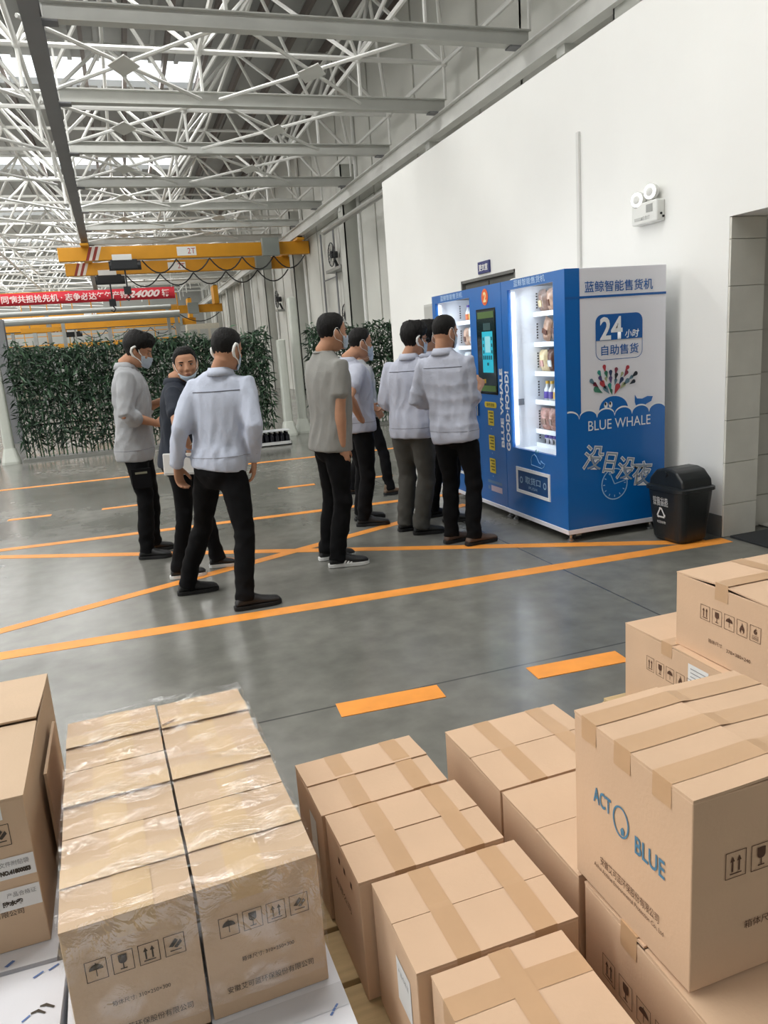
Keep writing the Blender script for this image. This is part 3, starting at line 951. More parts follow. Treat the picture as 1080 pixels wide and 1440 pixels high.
def machine(y0, y1, win, label, name='vending_machine'):
    """win = (ya, yb, za, zb) glazed window in the front"""
    m = empty(name, (0, 0, 0))
    m.location = ((MX0 + MX1) / 2, (y0 + y1) / 2, 0)
    off = Vector(m.location)
    tag(m, label, 'vending machine', 'the two blue vending machines')

    def put(mb, nm, mt, parent=None, bevel=0.0, smooth=False):
        mb.v = [tuple(Vector(p) - off) for p in mb.v]
        return mb.build(nm, mt, parent or m, smooth=smooth, bevel=bevel)
    ya, yb, za, zb = win
    put(MB().box(MX0 + 0.03, MX1, y0, y0 + 0.025, MZ0, MZ1), 'side_panel', MWHITE, bevel=0.003)
    put(MB().box(MX0 + 0.03, MX1, y1 - 0.025, y1, MZ0, MZ1), 'side_panel', MWHITE, bevel=0.003)
    put(MB().box(MX1 - 0.025, MX1, y0 + 0.025, y1 - 0.025, MZ0, MZ1), 'back_panel', INW)
    put(MB().box(MX0 + 0.03, MX1 - 0.025, y0 + 0.025, y1 - 0.025, MZ1 - 0.03, MZ1), 'top_panel', MWHITE)
    put(MB().box(MX0 + 0.03, MX1 - 0.025, y0 + 0.025, y1 - 0.025, MZ0, MZ0 + 0.03), 'bottom_panel', INW)
    fr = MB()
    fr.box(MX0, MX0 + 0.03, y0, ya, MZ0, MZ1).box(MX0, MX0 + 0.03, yb, y1, MZ0, MZ1)
    fr.box(MX0, MX0 + 0.03, ya, yb, MZ0, za).box(MX0, MX0 + 0.03, ya, yb, zb, MZ1)
    fr.box(MX0 + 0.001, MX0 + 0.12, y0 - 0.002, y0 + 0.001, MZ0, MZ1)
    put(fr, 'front_door', BLUE)
    put(MB().box(MX0 + 0.006, MX0 + 0.012, ya, yb, za, zb), 'window_glass', GLASS)
    put(MB().box(MX0 + 0.03, MX1 - 0.03, yb + 0.0, yb + 0.02, za - 0.02, zb + 0.02), 'inner_side', INW)
    put(MB().box(MX0 + 0.03, MX1 - 0.03, ya - 0.10, ya - 0.085, za - 0.02, zb + 0.02), 'inner_side', INW)
    put(MB().box(MX0 + 0.03, MX1 - 0.03, ya - 0.09, yb, za - 0.035, za - 0.015), 'inner_floor', INW)
    put(MB().box(MX0 - 0.004, MX1 + 0.002, y0 - 0.004, y1 + 0.002, MZ0 - 0.035, MZ0), 'base_rail', MWHITE, bevel=0.003)
    led = MB().box(MX0 + 0.032, MX0 + 0.05, yb - 0.03, yb - 0.006, za + 0.02, zb - 0.02)
    put(led, 'led_strip', LED)
    put(MB().box(MX0 + 0.032, MX0 + 0.05, ya - 0.03, ya - 0.01, za + 0.02, zb - 0.02), 'led_strip', LED)
    for xx in (MX0 + 0.05, MX1 - 0.09):
        for yy in (y0 + 0.05, y1 - 0.05):
            f = MB().cyl((xx, yy, 0.02), (xx, yy, MZ0 - 0.03), 0.012, 12).cyl((xx, yy, 0.0), (xx, yy, 0.012), 0.03, 20).cyl((xx, yy, 0.012), (xx, yy, 0.025), 0.026, 20, 0.014)
            put(f, 'levelling_foot', CHROME)
            s = 1 if yy < (y0 + y1) / 2 else -1
            cx = xx + 0.075
            cb = put(MB().box(cx - 0.03, cx + 0.03, yy - 0.012 + s * 0.02, yy + 0.034 + s * 0.02, MZ0 - 0.042, MZ0 - 0.034).box(cx - 0.022, cx + 0.022, yy - 0.01 + s * 0.02, yy - 0.004 + s * 0.02, 0.03, MZ0 - 0.04).box(cx - 0.022, cx + 0.022, yy + 0.026 + s * 0.02, yy + 0.032 + s * 0.02, 0.03, MZ0 - 0.04), 'caster_fork', CHROME)
            w_ = MB().cyl((cx, yy - 0.003 + s * 0.02, 0.028), (cx, yy + 0.025 + s * 0.02, 0.028), 0.028, 16)
            w_.v = [tuple(Vector(p) - off) for p in w_.v]
            w_.build('caster_wheel', DARKM, cb)
    return m, put, off


SHELF_Z = [1.692, 1.454, 1.221, 0.990, 0.749, 0.634]
W1 = (4.90, 5.585, 0.64, 1.895)
mA, putA, offA = machine(4.748, 5.692, W1, 'nearer blue and white vending machine with the printed white side')
W2 = (6.30, 7.08, 0.64, 1.895)
mB, putB, offB = machine(5.70, 7.16, W2, 'farther blue vending machine with dark touch screen and orange number disc')


def shelves(put, win):
    for i, z in enumerate(SHELF_Z):
        put(MB().box(3.19, 3.74, win[0] - 0.08, win[1] - 0.002, z - 0.012, z), 'shelf', INW)
        put(MB().box(3.182, 3.19, win[0] - 0.08, win[1] - 0.002, z - 0.016, z + 0.022), 'shelf_lip', INW)
        hs = MB()
        for k in range(6):
            hs.box(3.21 + 0.0, 3.222, win[1] - 0.004, win[1] - 0.001, z + 0.05 + 0.022 * k, z + 0.06 + 0.022 * k)
        put(hs, 'bracket_slots', BLACK)


shelves(putA, W1)
shelves(putB, W2)


def sub(v, off):
    return tuple(Vector(v) - off)


# cold white light inside each cabinet
for w_, e in ((W1, 1.6), (W2, 1.6)):
    for yy in (w_[1] - 0.04,):
        area_light('cabinet_led', (3.03, yy - 0.02, 1.27), 0.03, 1.2, e, rot=(math.radians(90), 0, math.radians(-125)), color=(0.9, 0.95, 1.0))
        area_light('cabinet_led', (3.05, (w_[0] + w_[1]) / 2, 1.86), 0.08, 0.55, 1.0, rot=(0, math.radians(-35), 0), color=(0.9, 0.95, 1.0))

# ---- products, each a thing on its shelf
def pillow(w, h, d, m, name):
    mb = MB()
    n, k = 9, 7
    for s in (-1, 1):
        base = len(mb.v)
        for j in range(n):
            for i in range(k):
                u, v = i / (k - 1) * 2 - 1, j / (n - 1) * 2 - 1
                bul = max(0, (1 - u * u)) ** 0.5 * max(0, (1 - v ** 4)) ** 0.6
                mb.v.append((s * d * bul + random.uniform(-0.002, 0.002), u * w / 2, (v + 1) * h / 2))
        for j in range(n - 1):
            for i in range(k - 1):
                a = base + j * k + i
                mb.f.append((a, a + 1, a + k + 1, a + k) if s > 0 else (a, a + k, a + k + 1, a + 1))
    me = mb.mesh(name)
    me.materials.append(m)
    for q in me.polygons: q.use_smooth = True
    return me


PC = [mat('pack_brown', '8a6f63', 0.3, var=0.4, scale=30, spec=0.7), mat('pack_tan', 'b08d78', 0.3, var=0.35, scale=26, spec=0.7), mat('pack_cream', 'd8c39a', 0.3, var=0.3, scale=30),
      mat('pack_choc', '5d3526', 0.3, var=0.35, scale=30), mat('pack_pink', 'b88f86', 0.3, var=0.4, scale=36), mat('pack_pale', 'd3d8dd', 0.25, var=0.2, scale=20),
      mat('pack_yellow', 'e0b13c', 0.4), mat('pack_purple', '5b4aa0', 0.4), mat('pack_orange', 'd8744a', 0.4, var=0.2)]


def product(kind, y, z, x, label, group, ci=0, tilt=0.0):
    if kind == 'bag':
        o = bpy.data.objects.new('snack_bag', pillow(0.118, 0.19, 0.042, PC[ci], 'snack_bag'))
        COL.objects.link(o)
        o.location = (x + 0.05, y, z + 0.004)
        o.rotation_euler = (tilt, -0.12, random.uniform(-0.25, 0.25))
        MB().box(0.037, 0.043, -0.02, 0.02, 0.06, 0.10).build('printed_label', PC[(ci + 2) % 6], o)
        MB().box(-0.044, -0.037, -0.03, 0.028, 0.06, 0.11).build('printed_label', PC[(ci + 2) % 6], o)
    elif kind == 'bread':
        o = bpy.data.objects.new('bread_bag', pillow(0.10, 0.20, 0.03, PC[ci], 'bread_bag'))
        COL.objects.link(o)
        o.location = (x + 0.05, y, z + 0.022)
        o.rotation_euler = (0.42, -0.1, 0)
        MB().box(-0.036, -0.030, -0.03, 0.03, 0.07, 0.11).build('printed_label', PC[3], o)
    elif kind == 'bottle':
        o = bpy.data.objects.new('drink_bottle', None)
        COL.objects.link(o)
        o.location = (x + 0.05, y, z)
        MB().loft([(0, 0, 0.006), (0, 0, 0.1), (0, 0, 0.13), (0, 0, 0.15)], [(0.03, 0.03), (0.03, 0.03), (0.015, 0.015), (0.013, 0.013)], n=14, cap=False).build('bottle_body', PC[5], o, smooth=True)
        MB().cyl((0, 0, 0.148), (0, 0, 0.17), 0.016, 12).build('cap', PC[ci], o)
        MB().loft([(0, 0, 0.03), (0, 0, 0.085)], [(0.0312, 0.0312)] * 2, n=14, cap=False).build('printed_label', PC[(ci + 1) % 9], o)
    else:
        o = bpy.data.objects.new('yogurt_cup', None)
        COL.objects.link(o)
        o.location = (x + 0.045, y, z)
        MB().loft([(0, 0, 0.004), (0, 0, 0.062)], [(0.024, 0.024), (0.028, 0.028)], n=14, cap=False).build('cup_body', mat('cup_white', 'e6e4ea', 0.3), o, smooth=True)
        MB().loft([(0, 0, 0.060), (0, 0, 0.082)], [(0.030, 0.030), (0.028, 0.028)], n=14, cap=False).build('lid', PC[ci], o, smooth=True)
        MB().prism([(0.008 * math.cos(a) , 0.02 * math.sin(a)) for a in np.linspace(0, 2 * math.pi, 12)[:-1]], (-0.0285, 0, 0.034), (0, -1, 0), (0, 0, 1), -0.002).build('printed_mark', BLACK, o)
    tag(o, label, 'snack' if kind in ('bag', 'bread') else 'drink', group)


ORD = ('far', 'second from the far', 'third from the far', 'fourth from the far')
rows = [('bag', 0.125, [0, 1, 0, 1], 'brown crinkled snack bag', 'top'), ('bread', 0.135, [1, 0, 1, 0], 'long tan bread packet leaning', 'second'),
        ('bag', 0.125, [2, 3, 2, 3], 'filled biscuit bag', 'third'), ('bottle', 0.072, [6, 6, 5, 6, 5, 5], 'pale drink bottle', 'fourth'),
        ('bag', 0.12, [4, 4, 1, 4], 'pinkish brown meat snack bag', 'fifth'), ('cup', 0.066, [7, 7, 7, 8, 8, 8], 'white cup', 'lowest')]
for (kind, step, cols, lab, shelf), z in zip(rows, SHELF_Z):
    for i, ci in enumerate(cols):
        y = W1[1] - 0.068 - step * i
        nm = {6: 'with yellow cap ', 5: 'with pale cap ', 7: 'with purple lid ', 8: 'with orange lid ', 2: 'in cream ', 3: 'in dark brown '}.get(ci, '')
        pos = ('at the far end' , 'second along', 'third along', 'fourth along', 'fifth along', 'last along')[i]
        product(kind, y, z, 3.21, f'{lab} {nm}{pos} of the {shelf} shelf, nearer machine'.replace('  ', ' '), f'snacks on the {shelf} shelf', ci)
for z, kind, cols, shelf, lab in ((SHELF_Z[0], 'bottle', [7, 5, 7, 5], 'top', 'drink bottle'), (SHELF_Z[1], 'bag', [1, 5, 0, 5], 'second', 'snack bag'), (SHELF_Z[2], 'bag', [5, 0, 5, 1], 'third', 'snack bag')):
    for i, ci in enumerate(cols):
        y = W2[1] - 0.1 - (0.075 if kind == 'bottle' else 0.13) * i
        product(kind, y, z, 3.21, f'{lab}, {("far-end", "second", "third", "fourth")[i]} one on the {shelf} shelf of the farther machine', f'goods on the {shelf} shelf, farther machine', ci)

# ---- printed side of machine A (faces the camera side, plane Y = 4.746)
SY = 4.7455
def S(x, z):
    """point of the printed side from its measured x, z"""
    return (0.975 * x, 1.55 + 0.975 * (z - 1.55))
bl = MB()
x0, zt = S(3.03, 0.93)
wave = []
A0, A1 = MX0 + 0.004, MX1 - 0.001
nw = 6
ww = (A1 - A0) / 5.6
start = A0 - ww * 0.35
def wave_z(x):
    k = ((x - start) / ww) % 1.0
    return zt - 0.03 + 0.055 * math.sqrt(max(0, 1 - (2 * k - 1) ** 2)) ** 1.0
for i in range(113):
    x = A0 + (A1 - A0) * i / 112
    wave.append((x, wave_z(x)))
poly = [(A1, MZ0 + 0.002), (A1, wave[-1][1])] + wave[::-1][1:] + [(A0, MZ0 + 0.002)]
put = putA
bl = MB()
for (xa, za), (xb, zb) in zip(wave, wave[1:]):
    bl.add([(xa, SY, MZ0 + 0.002), (xb, SY, MZ0 + 0.002), (xb, SY, zb), (xa, SY, za)], [(0, 1, 2, 3)])
put(bl, 'printed_waves', BLUE)
wl = MB()
for (xa, za), (xb, zb) in zip(wave, wave[1:]):
    wl.add([(xa, SY - 0.0012, za - 0.001), (xb, SY - 0.0012, zb - 0.001), (xb, SY - 0.0012, zb + 0.011), (xa, SY - 0.0012, za + 0.011)], [(0, 1, 2, 3)])
put(wl, 'wave_outline', PWHITE)
zb_ = S(3, 1.775)[1]
put(MB().add([(A0, SY, zb_ - 0.008), (A1, SY, zb_ - 0.008), (A1, SY, zb_ + 0.008), (A0, SY, zb_ + 0.008)], [(0, 1, 2, 3)]), 'printed_band', BLUED)
E_X, E_Z = (1, 0, 0), (0, 0, 1)


def side_text(body, xa, xb, z, h, m, dy=0.0, **k):
    a, c = S(xa, z), S(xb, z)
    o = Vector(((a[0] + c[0]) / 2, SY - 0.001 - dy, a[1])) - offA
    return text('lettering', body, h, m, mA, o, E_X, E_Z, width=c[0] - a[0], height=h * 0.975, **k)


side_text('蓝鲸智能售货机', 3.195, 3.78, 1.845, 0.078, BLUED, thick=0.0006)
bx0, bz1 = S(3.283, 1.646)
bx1, bz0 = S(3.69, 1.317)
bm = S(3, 1.46)[1]
out = rrect(bx0, bx1, bz0, bz1, 0.055)
top = [(x, z) for x, z in out if z > bm] 
put(MB().prism([(bx1, bm)] + [p for p in out if p[1] > bm] + [(bx0, bm)], (0, SY - 0.0006, 0), E_X, E_Z, 0), 'badge', BLUED)
put(ring2d(MB(), out, rrect(bx0 + 0.004, bx1 - 0.004, bz0 + 0.004, bz1 - 0.004, 0.052), (0, SY - 0.0005, 0), E_X, E_Z), 'badge_outline', BLUED)
side_text('24', 3.32, 3.515, 1.545, 0.165, PWHITE, thick=0.004)
side_text('小时', 3.535, 3.66, 1.498, 0.06, PWHITE, thick=0.001, shear=0.15)
side_text('自助售货', 3.33, 3.655, 1.388, 0.075, BLUED, thick=0.0006)
side_text('BLUE WHALE', 3.212, 3.766, 0.842, 0.074, PWHITE)
# whale, tail, spout of coloured drops
wz = wave_z(3.36)
cx, cz = S(3.43, 0.95)
put(MB().prism([(cx + 0.13 * math.cos(a) * (1.0 if math.cos(a) > 0 else 0.92), cz - 0.02 + 0.115 * math.sin(a) ** 0.8) for a in np.linspace(0, math.pi, 17)] + [(cx - 0.12, cz - 0.03), (cx + 0.13, cz - 0.03)], (0, SY - 0.0004, 0), E_X, E_Z, 0), 'whale_emblem', BLUE)
tx, tz = S(3.70, 0.985)
put(MB().prism([(tx - 0.075, tz + 0.055), (tx - 0.055, tz + 0.025), (tx - 0.01, tz + 0.02), (tx + 0.035, tz + 0.035), (tx + 0.085, tz + 0.03), (tx + 0.07, tz - 0.005), (tx + 0.03, tz - 0.02), (tx + 0.0, tz - 0.04), (tx - 0.06, tz - 0.04), (tx - 0.075, tz)], (0, SY - 0.0004, 0), E_X, E_Z, 0), 'tail_emblem', BLUE)
for ex in (-0.062, -0.022):
    put(MB().prism([(cx + ex + 0.016 * math.cos(a), cz + 0.035 + 0.023 * math.sin(a)) for a in np.linspace(0, 2 * math.pi, 17)[:-1]], (0, SY - 0.0014, 0), E_X, E_Z, 0), 'whale_eye', PWHITE)
    put(MB().prism([(cx + ex - 0.004 + 0.008 * math.cos(a), cz + 0.044 + 0.012 * math.sin(a)) for a in np.linspace(0, 2 * math.pi, 13)[:-1]], (0, SY - 0.002, 0), E_X, E_Z, 0), 'whale_eye', BLACK)
DROPC = [mat('drop_' + n, c, 0.5) for n, c in (('red', 'b23a44'), ('maroon', '7d2f45'), ('teal', '2f8f86'), ('green', '3a7a63'), ('navy', '27365c'), ('black', '1d2330'), ('slate', '5f7f90'), ('purple', '54457a'), ('sage', 'a9b089'))]
sx, sz = cx + 0.005, cz + 0.10
drops = [(345, 90, 0, 1), (275, 150, 2, 1), (370, 165, 3, 1), (430, 160, 4, 1), (505, 135, 1, 1), (660, 120, 0, 1), (290, 215, 7, 1), (365, 225, 8, .7), (430, 235, 7, 1), (505, 200, 5, 1), (585, 185, 8, .8), (645, 180, 1, 1), (770, 200, 5, 1.1),
         (175, 240, 6, 1.1), (220, 280, 1, 1), (325, 285, 0, 1.4), (250, 345, 3, 1.5), (370, 350, 6, 1.3), (420, 320, 2, 1.1), (497, 265, 6, .9), (575, 260, 4, 1.1), (650, 280, 6, 1.2), (715, 235, 6, .9), (740, 290, 5, 1), (600, 320, 8, 1.1), (515, 350, 0, 1.5), (440, 380, 3, .8)]
dm = {}
for px, py, c, s_ in drops:
    X0 = px / 1080 * 110 * 0.0058
    # picture-measured layout of the drops in metres on the panel
    x = sx + (px - 468) * 0.000602
    z = sz + (425 - py) * 0.000600 - 0.0
    d = Vector((x - sx, z - (sz - 0.02)))
    d.normalize()
    n_ = Vector((-d.y, d.x))
    L, Wd = 0.034 * s_, 0.015 * s_
    pts = []
    for a in np.linspace(-math.pi / 2, math.pi / 2, 9):
        pts.append(Vector((x, z)) + d * (L * 0.35 + Wd * math.cos(a)) + n_ * (Wd * math.sin(a)))
    pts.append(Vector((x, z)) - d * L * 0.9 + n_ * 0.004)
    put(MB().prism([tuple(p) for p in pts], (0, SY - 0.0008, 0), E_X, E_Z, 0), 'spout_drop', DROPC[c])
# slogan with the clock
k0, k1 = S(3.44, 0.375)
put(ring2d(MB(), [(k0 + 0.115 * math.cos(a), k1 + 0.12 * math.sin(a)) for a in np.linspace(0, 2 * math.pi, 41)[:-1]], [(k0 + 0.107 * math.cos(a), k1 + 0.112 * math.sin(a)) for a in np.linspace(0, 2 * math.pi, 41)[:-1]], (0, SY - 0.0008, 0), E_X, E_Z), 'clock_emblem', mat('clock_line', '9cc4e6', 0.5))
cl = MB()
for i in range(12):
    a = math.pi / 6 * i
    d, n_ = Vector((math.cos(a), math.sin(a))), Vector((-math.sin(a), math.cos(a)))
    c_ = Vector((k0, k1))
    cl.prism([tuple(c_ + d * 0.083 - n_ * 0.003), tuple(c_ + d * 0.1 - n_ * 0.003), tuple(c_ + d * 0.1 + n_ * 0.003), tuple(c_ + d * 0.083 + n_ * 0.003)], (0, SY - 0.0008, 0), E_X, E_Z, 0)
for dx, dz in ((0.10, 0.02), (-0.045, 0.10)):
    d = Vector((dx, dz)).normalized(); n_ = Vector((-d.y, d.x)); c_ = Vector((k0, k1)); Ln = math.hypot(dx, dz)
    cl.prism([tuple(c_ - n_ * 0.003), tuple(c_ + d * Ln - n_ * 0.003), tuple(c_ + d * Ln + n_ * 0.003), tuple(c_ + n_ * 0.003)], (0, SY - 0.0008, 0), E_X, E_Z, 0)
put(cl, 'clock_emblem', MATS['clock_line'])
HOLLOW = mat('slogan_fill', '93a2b2', 0.5)
for ch, xc, zc, h, ang in (('没', 3.255, 0.60, 0.19, -8), ('日', 3.40, 0.545, 0.16, -10), ('没', 3.545, 0.485, 0.18, -10), ('夜', 3.69, 0.43, 0.19, -6)):
    a = math.radians(ang)
    X, Y = (math.cos(a), 0, math.sin(a)), (-math.sin(a), 0, math.cos(a))
    c_ = S(xc, zc)
    wd = h * (0.72 if ch == '日' else 0.92)
    o = Vector((c_[0], SY - 0.0016, c_[1])) - offA
    text('lettering', ch, h, PWHITE, mA, o, X, Y, width=wd, height=h, thick=0.006, shear=0.12)
    o = Vector((c_[0], SY - 0.0024, c_[1])) - offA
    text('lettering', ch, h, HOLLOW, mA, o, X, Y, width=wd * 0.93, height=h * 0.93, thick=0.0, shear=0.12)

# ---- fronts
FX = MX0 - 0.0015


def front_text(mach, off, body, yc, zc, w_, h, m, **k):
    o = Vector((FX - k.pop('dx', 0.0), yc, zc)) - off
    return text('lettering', body, h, m, mach, o, k.pop('X', F_X), k.pop('Y', F_Y), width=w_, height=h, **k)


def quad_front(put_, ya, yb, za, zb, nm, m, dx=0.0, parent=None):
    return put_(MB().add([(FX - dx, yb, za), (FX - dx, ya, za), (FX - dx, ya, zb), (FX - dx, yb, zb)], [(0, 1, 2, 3)]), nm, m, parent)


front_text(mA, offA, '蓝鲸智能售货机', 5.24, 1.935, 0.47, 0.05, mat('pale_blue_print', 'b9d6f2', 0.5), thick=0.0003)
front_text(mB, offB, '蓝鲸智能售货机', 6.69, 1.932, 0.5, 0.05, MATS['pale_blue_print'], thick=0.0003)
# delivery flap of machine A
put = putA
fl_o, fl_i = rrect(-5.52, -4.99, 0.29, 0.485, 0.004, 2), rrect(-5.50, -5.01, 0.315, 0.46, 0.003, 2)
put(MB().box(MX0 - 0.008, MX0, 4.99, 5.52, 0.275, 0.30).box(MX0 - 0.008, MX0, 4.99, 5.52, 0.462, 0.487).box(MX0 - 0.008, MX0, 4.99, 5.015, 0.30, 0.462).box(MX0 - 0.008, MX0, 5.495, 5.52, 0.30, 0.462), 'flap_frame', PWHITE)
put(MB().box(MX0 - 0.003, MX0, 5.015, 5.495, 0.30, 0.462), 'delivery_flap', mat('flap_blue', '124a82', 0.35))
front_text(mA, offA, '取货口', 5.255, 0.395, 0.24, 0.06, mat('flap_print', '9dc0dd', 0.5), dx=0.003, thick=0.0004)
front_text(mA, offA, 'PUSH', 5.255, 0.335, 0.13, 0.024, MATS['flap_print'], dx=0.003)
for yy in (5.44, 5.07):
    put(ring2d(MB(), [(-yy + 0.024 * math.cos(a), 0.385 + 0.028 * math.sin(a)) for a in np.linspace(0, 2 * math.pi, 17)[:-1]], [(-yy + 0.015 * math.cos(a), 0.385 + 0.018 * math.sin(a)) for a in np.linspace(0, 2 * math.pi, 17)[:-1]], (FX - 0.003, 0, 0), F_X, F_Y), 'printed_ring', MATS['flap_print'])
# little line-drawn whale above the flap
yo, zo = 5.17, 0.53
ln = [(-0.10, 0), (-0.105, 0.04), (-0.085, 0.075), (-0.05, 0.09), (-0.02, 0.075), (0.02, 0.03), (0.045, 0.02), (0.05, 0.05), (0.075, 0.035), (0.105, 0.03), (0.09, 0.005), (0.06, -0.01), (-0.10, 0)]
put(MB().tube([(FX - 0.001, yo - x, zo + z) for x, z in ln], 0.0025, 5), 'whale_outline', mat('line_blue', '8fc6f0', 0.5))
put(MB().prism([(-yo - 0.035, zo + 0.12), (-yo - 0.02, zo + 0.1), (-yo - 0.01, zo + 0.135)], (FX - 0.001, 0, 0), F_X, F_Y, 0).prism([(-yo - 0.005, zo + 0.1), (-yo + 0.012, zo + 0.13), (-yo + 0.02, zo + 0.115)], (FX - 0.001, 0, 0), F_X, F_Y, 0), 'spout_mark', mat('mint', '6fb7b0', 0.5))
# inside: small grey hinge on the pale wall
put(MB().box(3.02, 3.07, 5.57, 5.584, 0.98, 1.03), 'catch', mat('catch_grey', '8d939c', 0.4, 0.5))

put = putB
ctr = 5.985
quad_front(putB, 5.80, 6.165, 1.06, 1.78, 'touch_screen_frame', mat('screen_black', '0a0d10', 0.12), 0.001)
scr = quad_front(putB, 5.815, 6.15, 1.075, 1.765, 'touch_screen', mat('screen_dark', '10272c', 0.08, coat=1.0), 0.003)
CY = mat('screen_cyan', '1fa3b8', 0.3, emit=0.55)
GN = mat('screen_green', '46602f', 0.3, emit=0.25)
q = quad_front(putB, 5.83, 6.135, 1.70, 1.755, 'screen_image', GN, 0.005)
q = quad_front(putB, 5.83, 6.135, 1.085, 1.135, 'screen_image', GN, 0.005)
q = quad_front(putB, 5.86, 6.06, 1.245, 1.59, 'screen_image', CY, 0.005)
q = quad_front(putB, 5.895, 6.03, 1.60, 1.66, 'screen_image', mat('screen_teal', '2a4a4c', 0.3, emit=0.15), 0.005)
q = quad_front(putB, 5.905, 6.0, 1.415, 1.55, 'screen_image', mat('screen_pale', '8cc9d2', 0.3, emit=0.4), 0.0065)
for zz in (1.53, 1.475, 1.42):
    for yy in (6.033, 5.877):
        quad_front(putB, yy - 0.011, yy + 0.011, zz - 0.014, zz + 0.014, 'screen_key', mat('screen_ink', '0f5565', 0.3), 0.0065)
for k_ in range(5):
    yy = 6.035 - 0.036 * k_
    quad_front(putB, yy - 0.012, yy + 0.012, 1.355, 1.39, 'screen_key', MATS['screen_ink'], 0.0065)
quad_front(putB, 5.94, 5.975, 1.305, 1.33, 'screen_key', MATS['screen_ink'], 0.0065)
OR = mat('orange_disc', 'e8652b', 0.5)
put(MB().prism([(-ctr + 0.062 * math.cos(a), 1.875 + 0.068 * math.sin(a)) for a in np.linspace(0, 2 * math.pi, 33)[:-1]], (FX - 0.001, 0, 0), F_X, F_Y, 0), 'number_disc', OR)
front_text(mB, offB, '2', ctr, 1.875, 0.055, 0.085, mat('disc_yellow', 'f2d79a', 0.5), dx=0.002, thick=0.004)
YL = mat('yellow_label', 'd8c02f', 0.5)
put(MB().prism(rrect(-6.07, -5.84, 0.945, 0.995, 0.024), (FX - 0.001, 0, 0), F_X, F_Y, 0), 'yellow_label', YL)
front_text(mB, offB, '操作流程', 5.955, 0.97, 0.15, 0.03, BLACK, dx=0.002)
for zc in (0.855, 0.64, 0.435):
    quad_front(putB, 5.90, 6.01, zc - 0.065, zc + 0.065, 'yellow_label', YL, 0.001)
    for r_ in range(4):
        quad_front(putB, 5.915, 5.995 - 0.02 * (r_ % 2), zc + 0.045 - 0.027 * r_ - 0.006, zc + 0.045 - 0.027 * r_ + 0.006, 'printed_line', mat('label_ink', '6d6420', 0.6), 0.002)
    put(MB().prism([(-5.962, zc - 0.09), (-5.955, zc - 0.10), (-5.948, zc - 0.09)], (FX - 0.001, 0, 0), F_X, F_Y, 0), 'printed_arrow', MATS['pale_blue_print'])
put(MB().box(MX0 - 0.02, MX0, 6.185, 6.20, 0.86, 0.98), 'door_handle', CHROME, bevel=0.005)
quad_front(putB, 5.79, 6.0, 0.205, 0.255, 'paper_label', mat('label_pink', 'c9b9c8', 0.6), 0.001)
quad_front(putB, 5.79, 6.06, 0.275, 0.30, 'paper_label', mat('label_blue', '5f86ad', 0.6), 0.001)
quad_front(putB, 6.02, 6.06, 0.215, 0.245, 'paper_label', MATS['label_blue'], 0.001)
put(MB().box(MX0 - 0.008, MX0, 6.40, 6.95, 0.275, 0.30).box(MX0 - 0.008, MX0, 6.40, 6.95, 0.462, 0.487).box(MX0 - 0.008, MX0, 6.40, 6.425, 0.30, 0.462).box(MX0 - 0.008, MX0, 6.925, 6.95, 0.30, 0.462), 'flap_frame', PWHITE)
put(MB().box(MX0 - 0.003, MX0, 6.425, 6.925, 0.30, 0.462), 'delivery_flap', MATS['flap_blue'])
# tall lettering reading upwards by the joint
front_text(mB, offB, 'BLUE WHALE', 5.745, 0.95, 0.66, 0.055, PWHITE, thick=0.0022, X=(0, 0, 1), Y=(0, 1, 0))
front_text(mA, offA, 'GOOD·FOOD!', 5.645, 0.93, 0.66, 0.07, PWHITE, thick=0.0022, X=(0, 0, 1), Y=(0, 1, 0))
ob = MB().ball((3.1, 5.70, 1.972), (0.06, 0.05, 0.025), n=12, m=8)
lid_ = tag(ob.build('plastic_bag', mat('bag_white', 'dcdedb', 0.4), smooth=True), 'small crumpled white bag lying on top of the two machines', 'bag')
# ------------------------------------------------------------------ cartons, pallets
CARD = mat('cardboard', 'd2b192', 0.75, var=0.05, scale=4, bump=0.06, bscale=120)
CARD2 = mat('cardboard_grey', 'c9ae91', 0.75, var=0.05, scale=4, bump=0.06, bscale=120)
TAPE = mat('brown_tape', 'c5a07b', 0.3, var=0.03, scale=12, spec=0.6)
INK = mat('carton_ink', '473f36', 0.8)
INKB = mat('carton_ink_brown', '573a29', 0.8)
INKBL = mat('carton_ink_blue', '4f7f9c', 0.8)
STICK = mat('white_sticker', 'e4e4e2', 0.5)


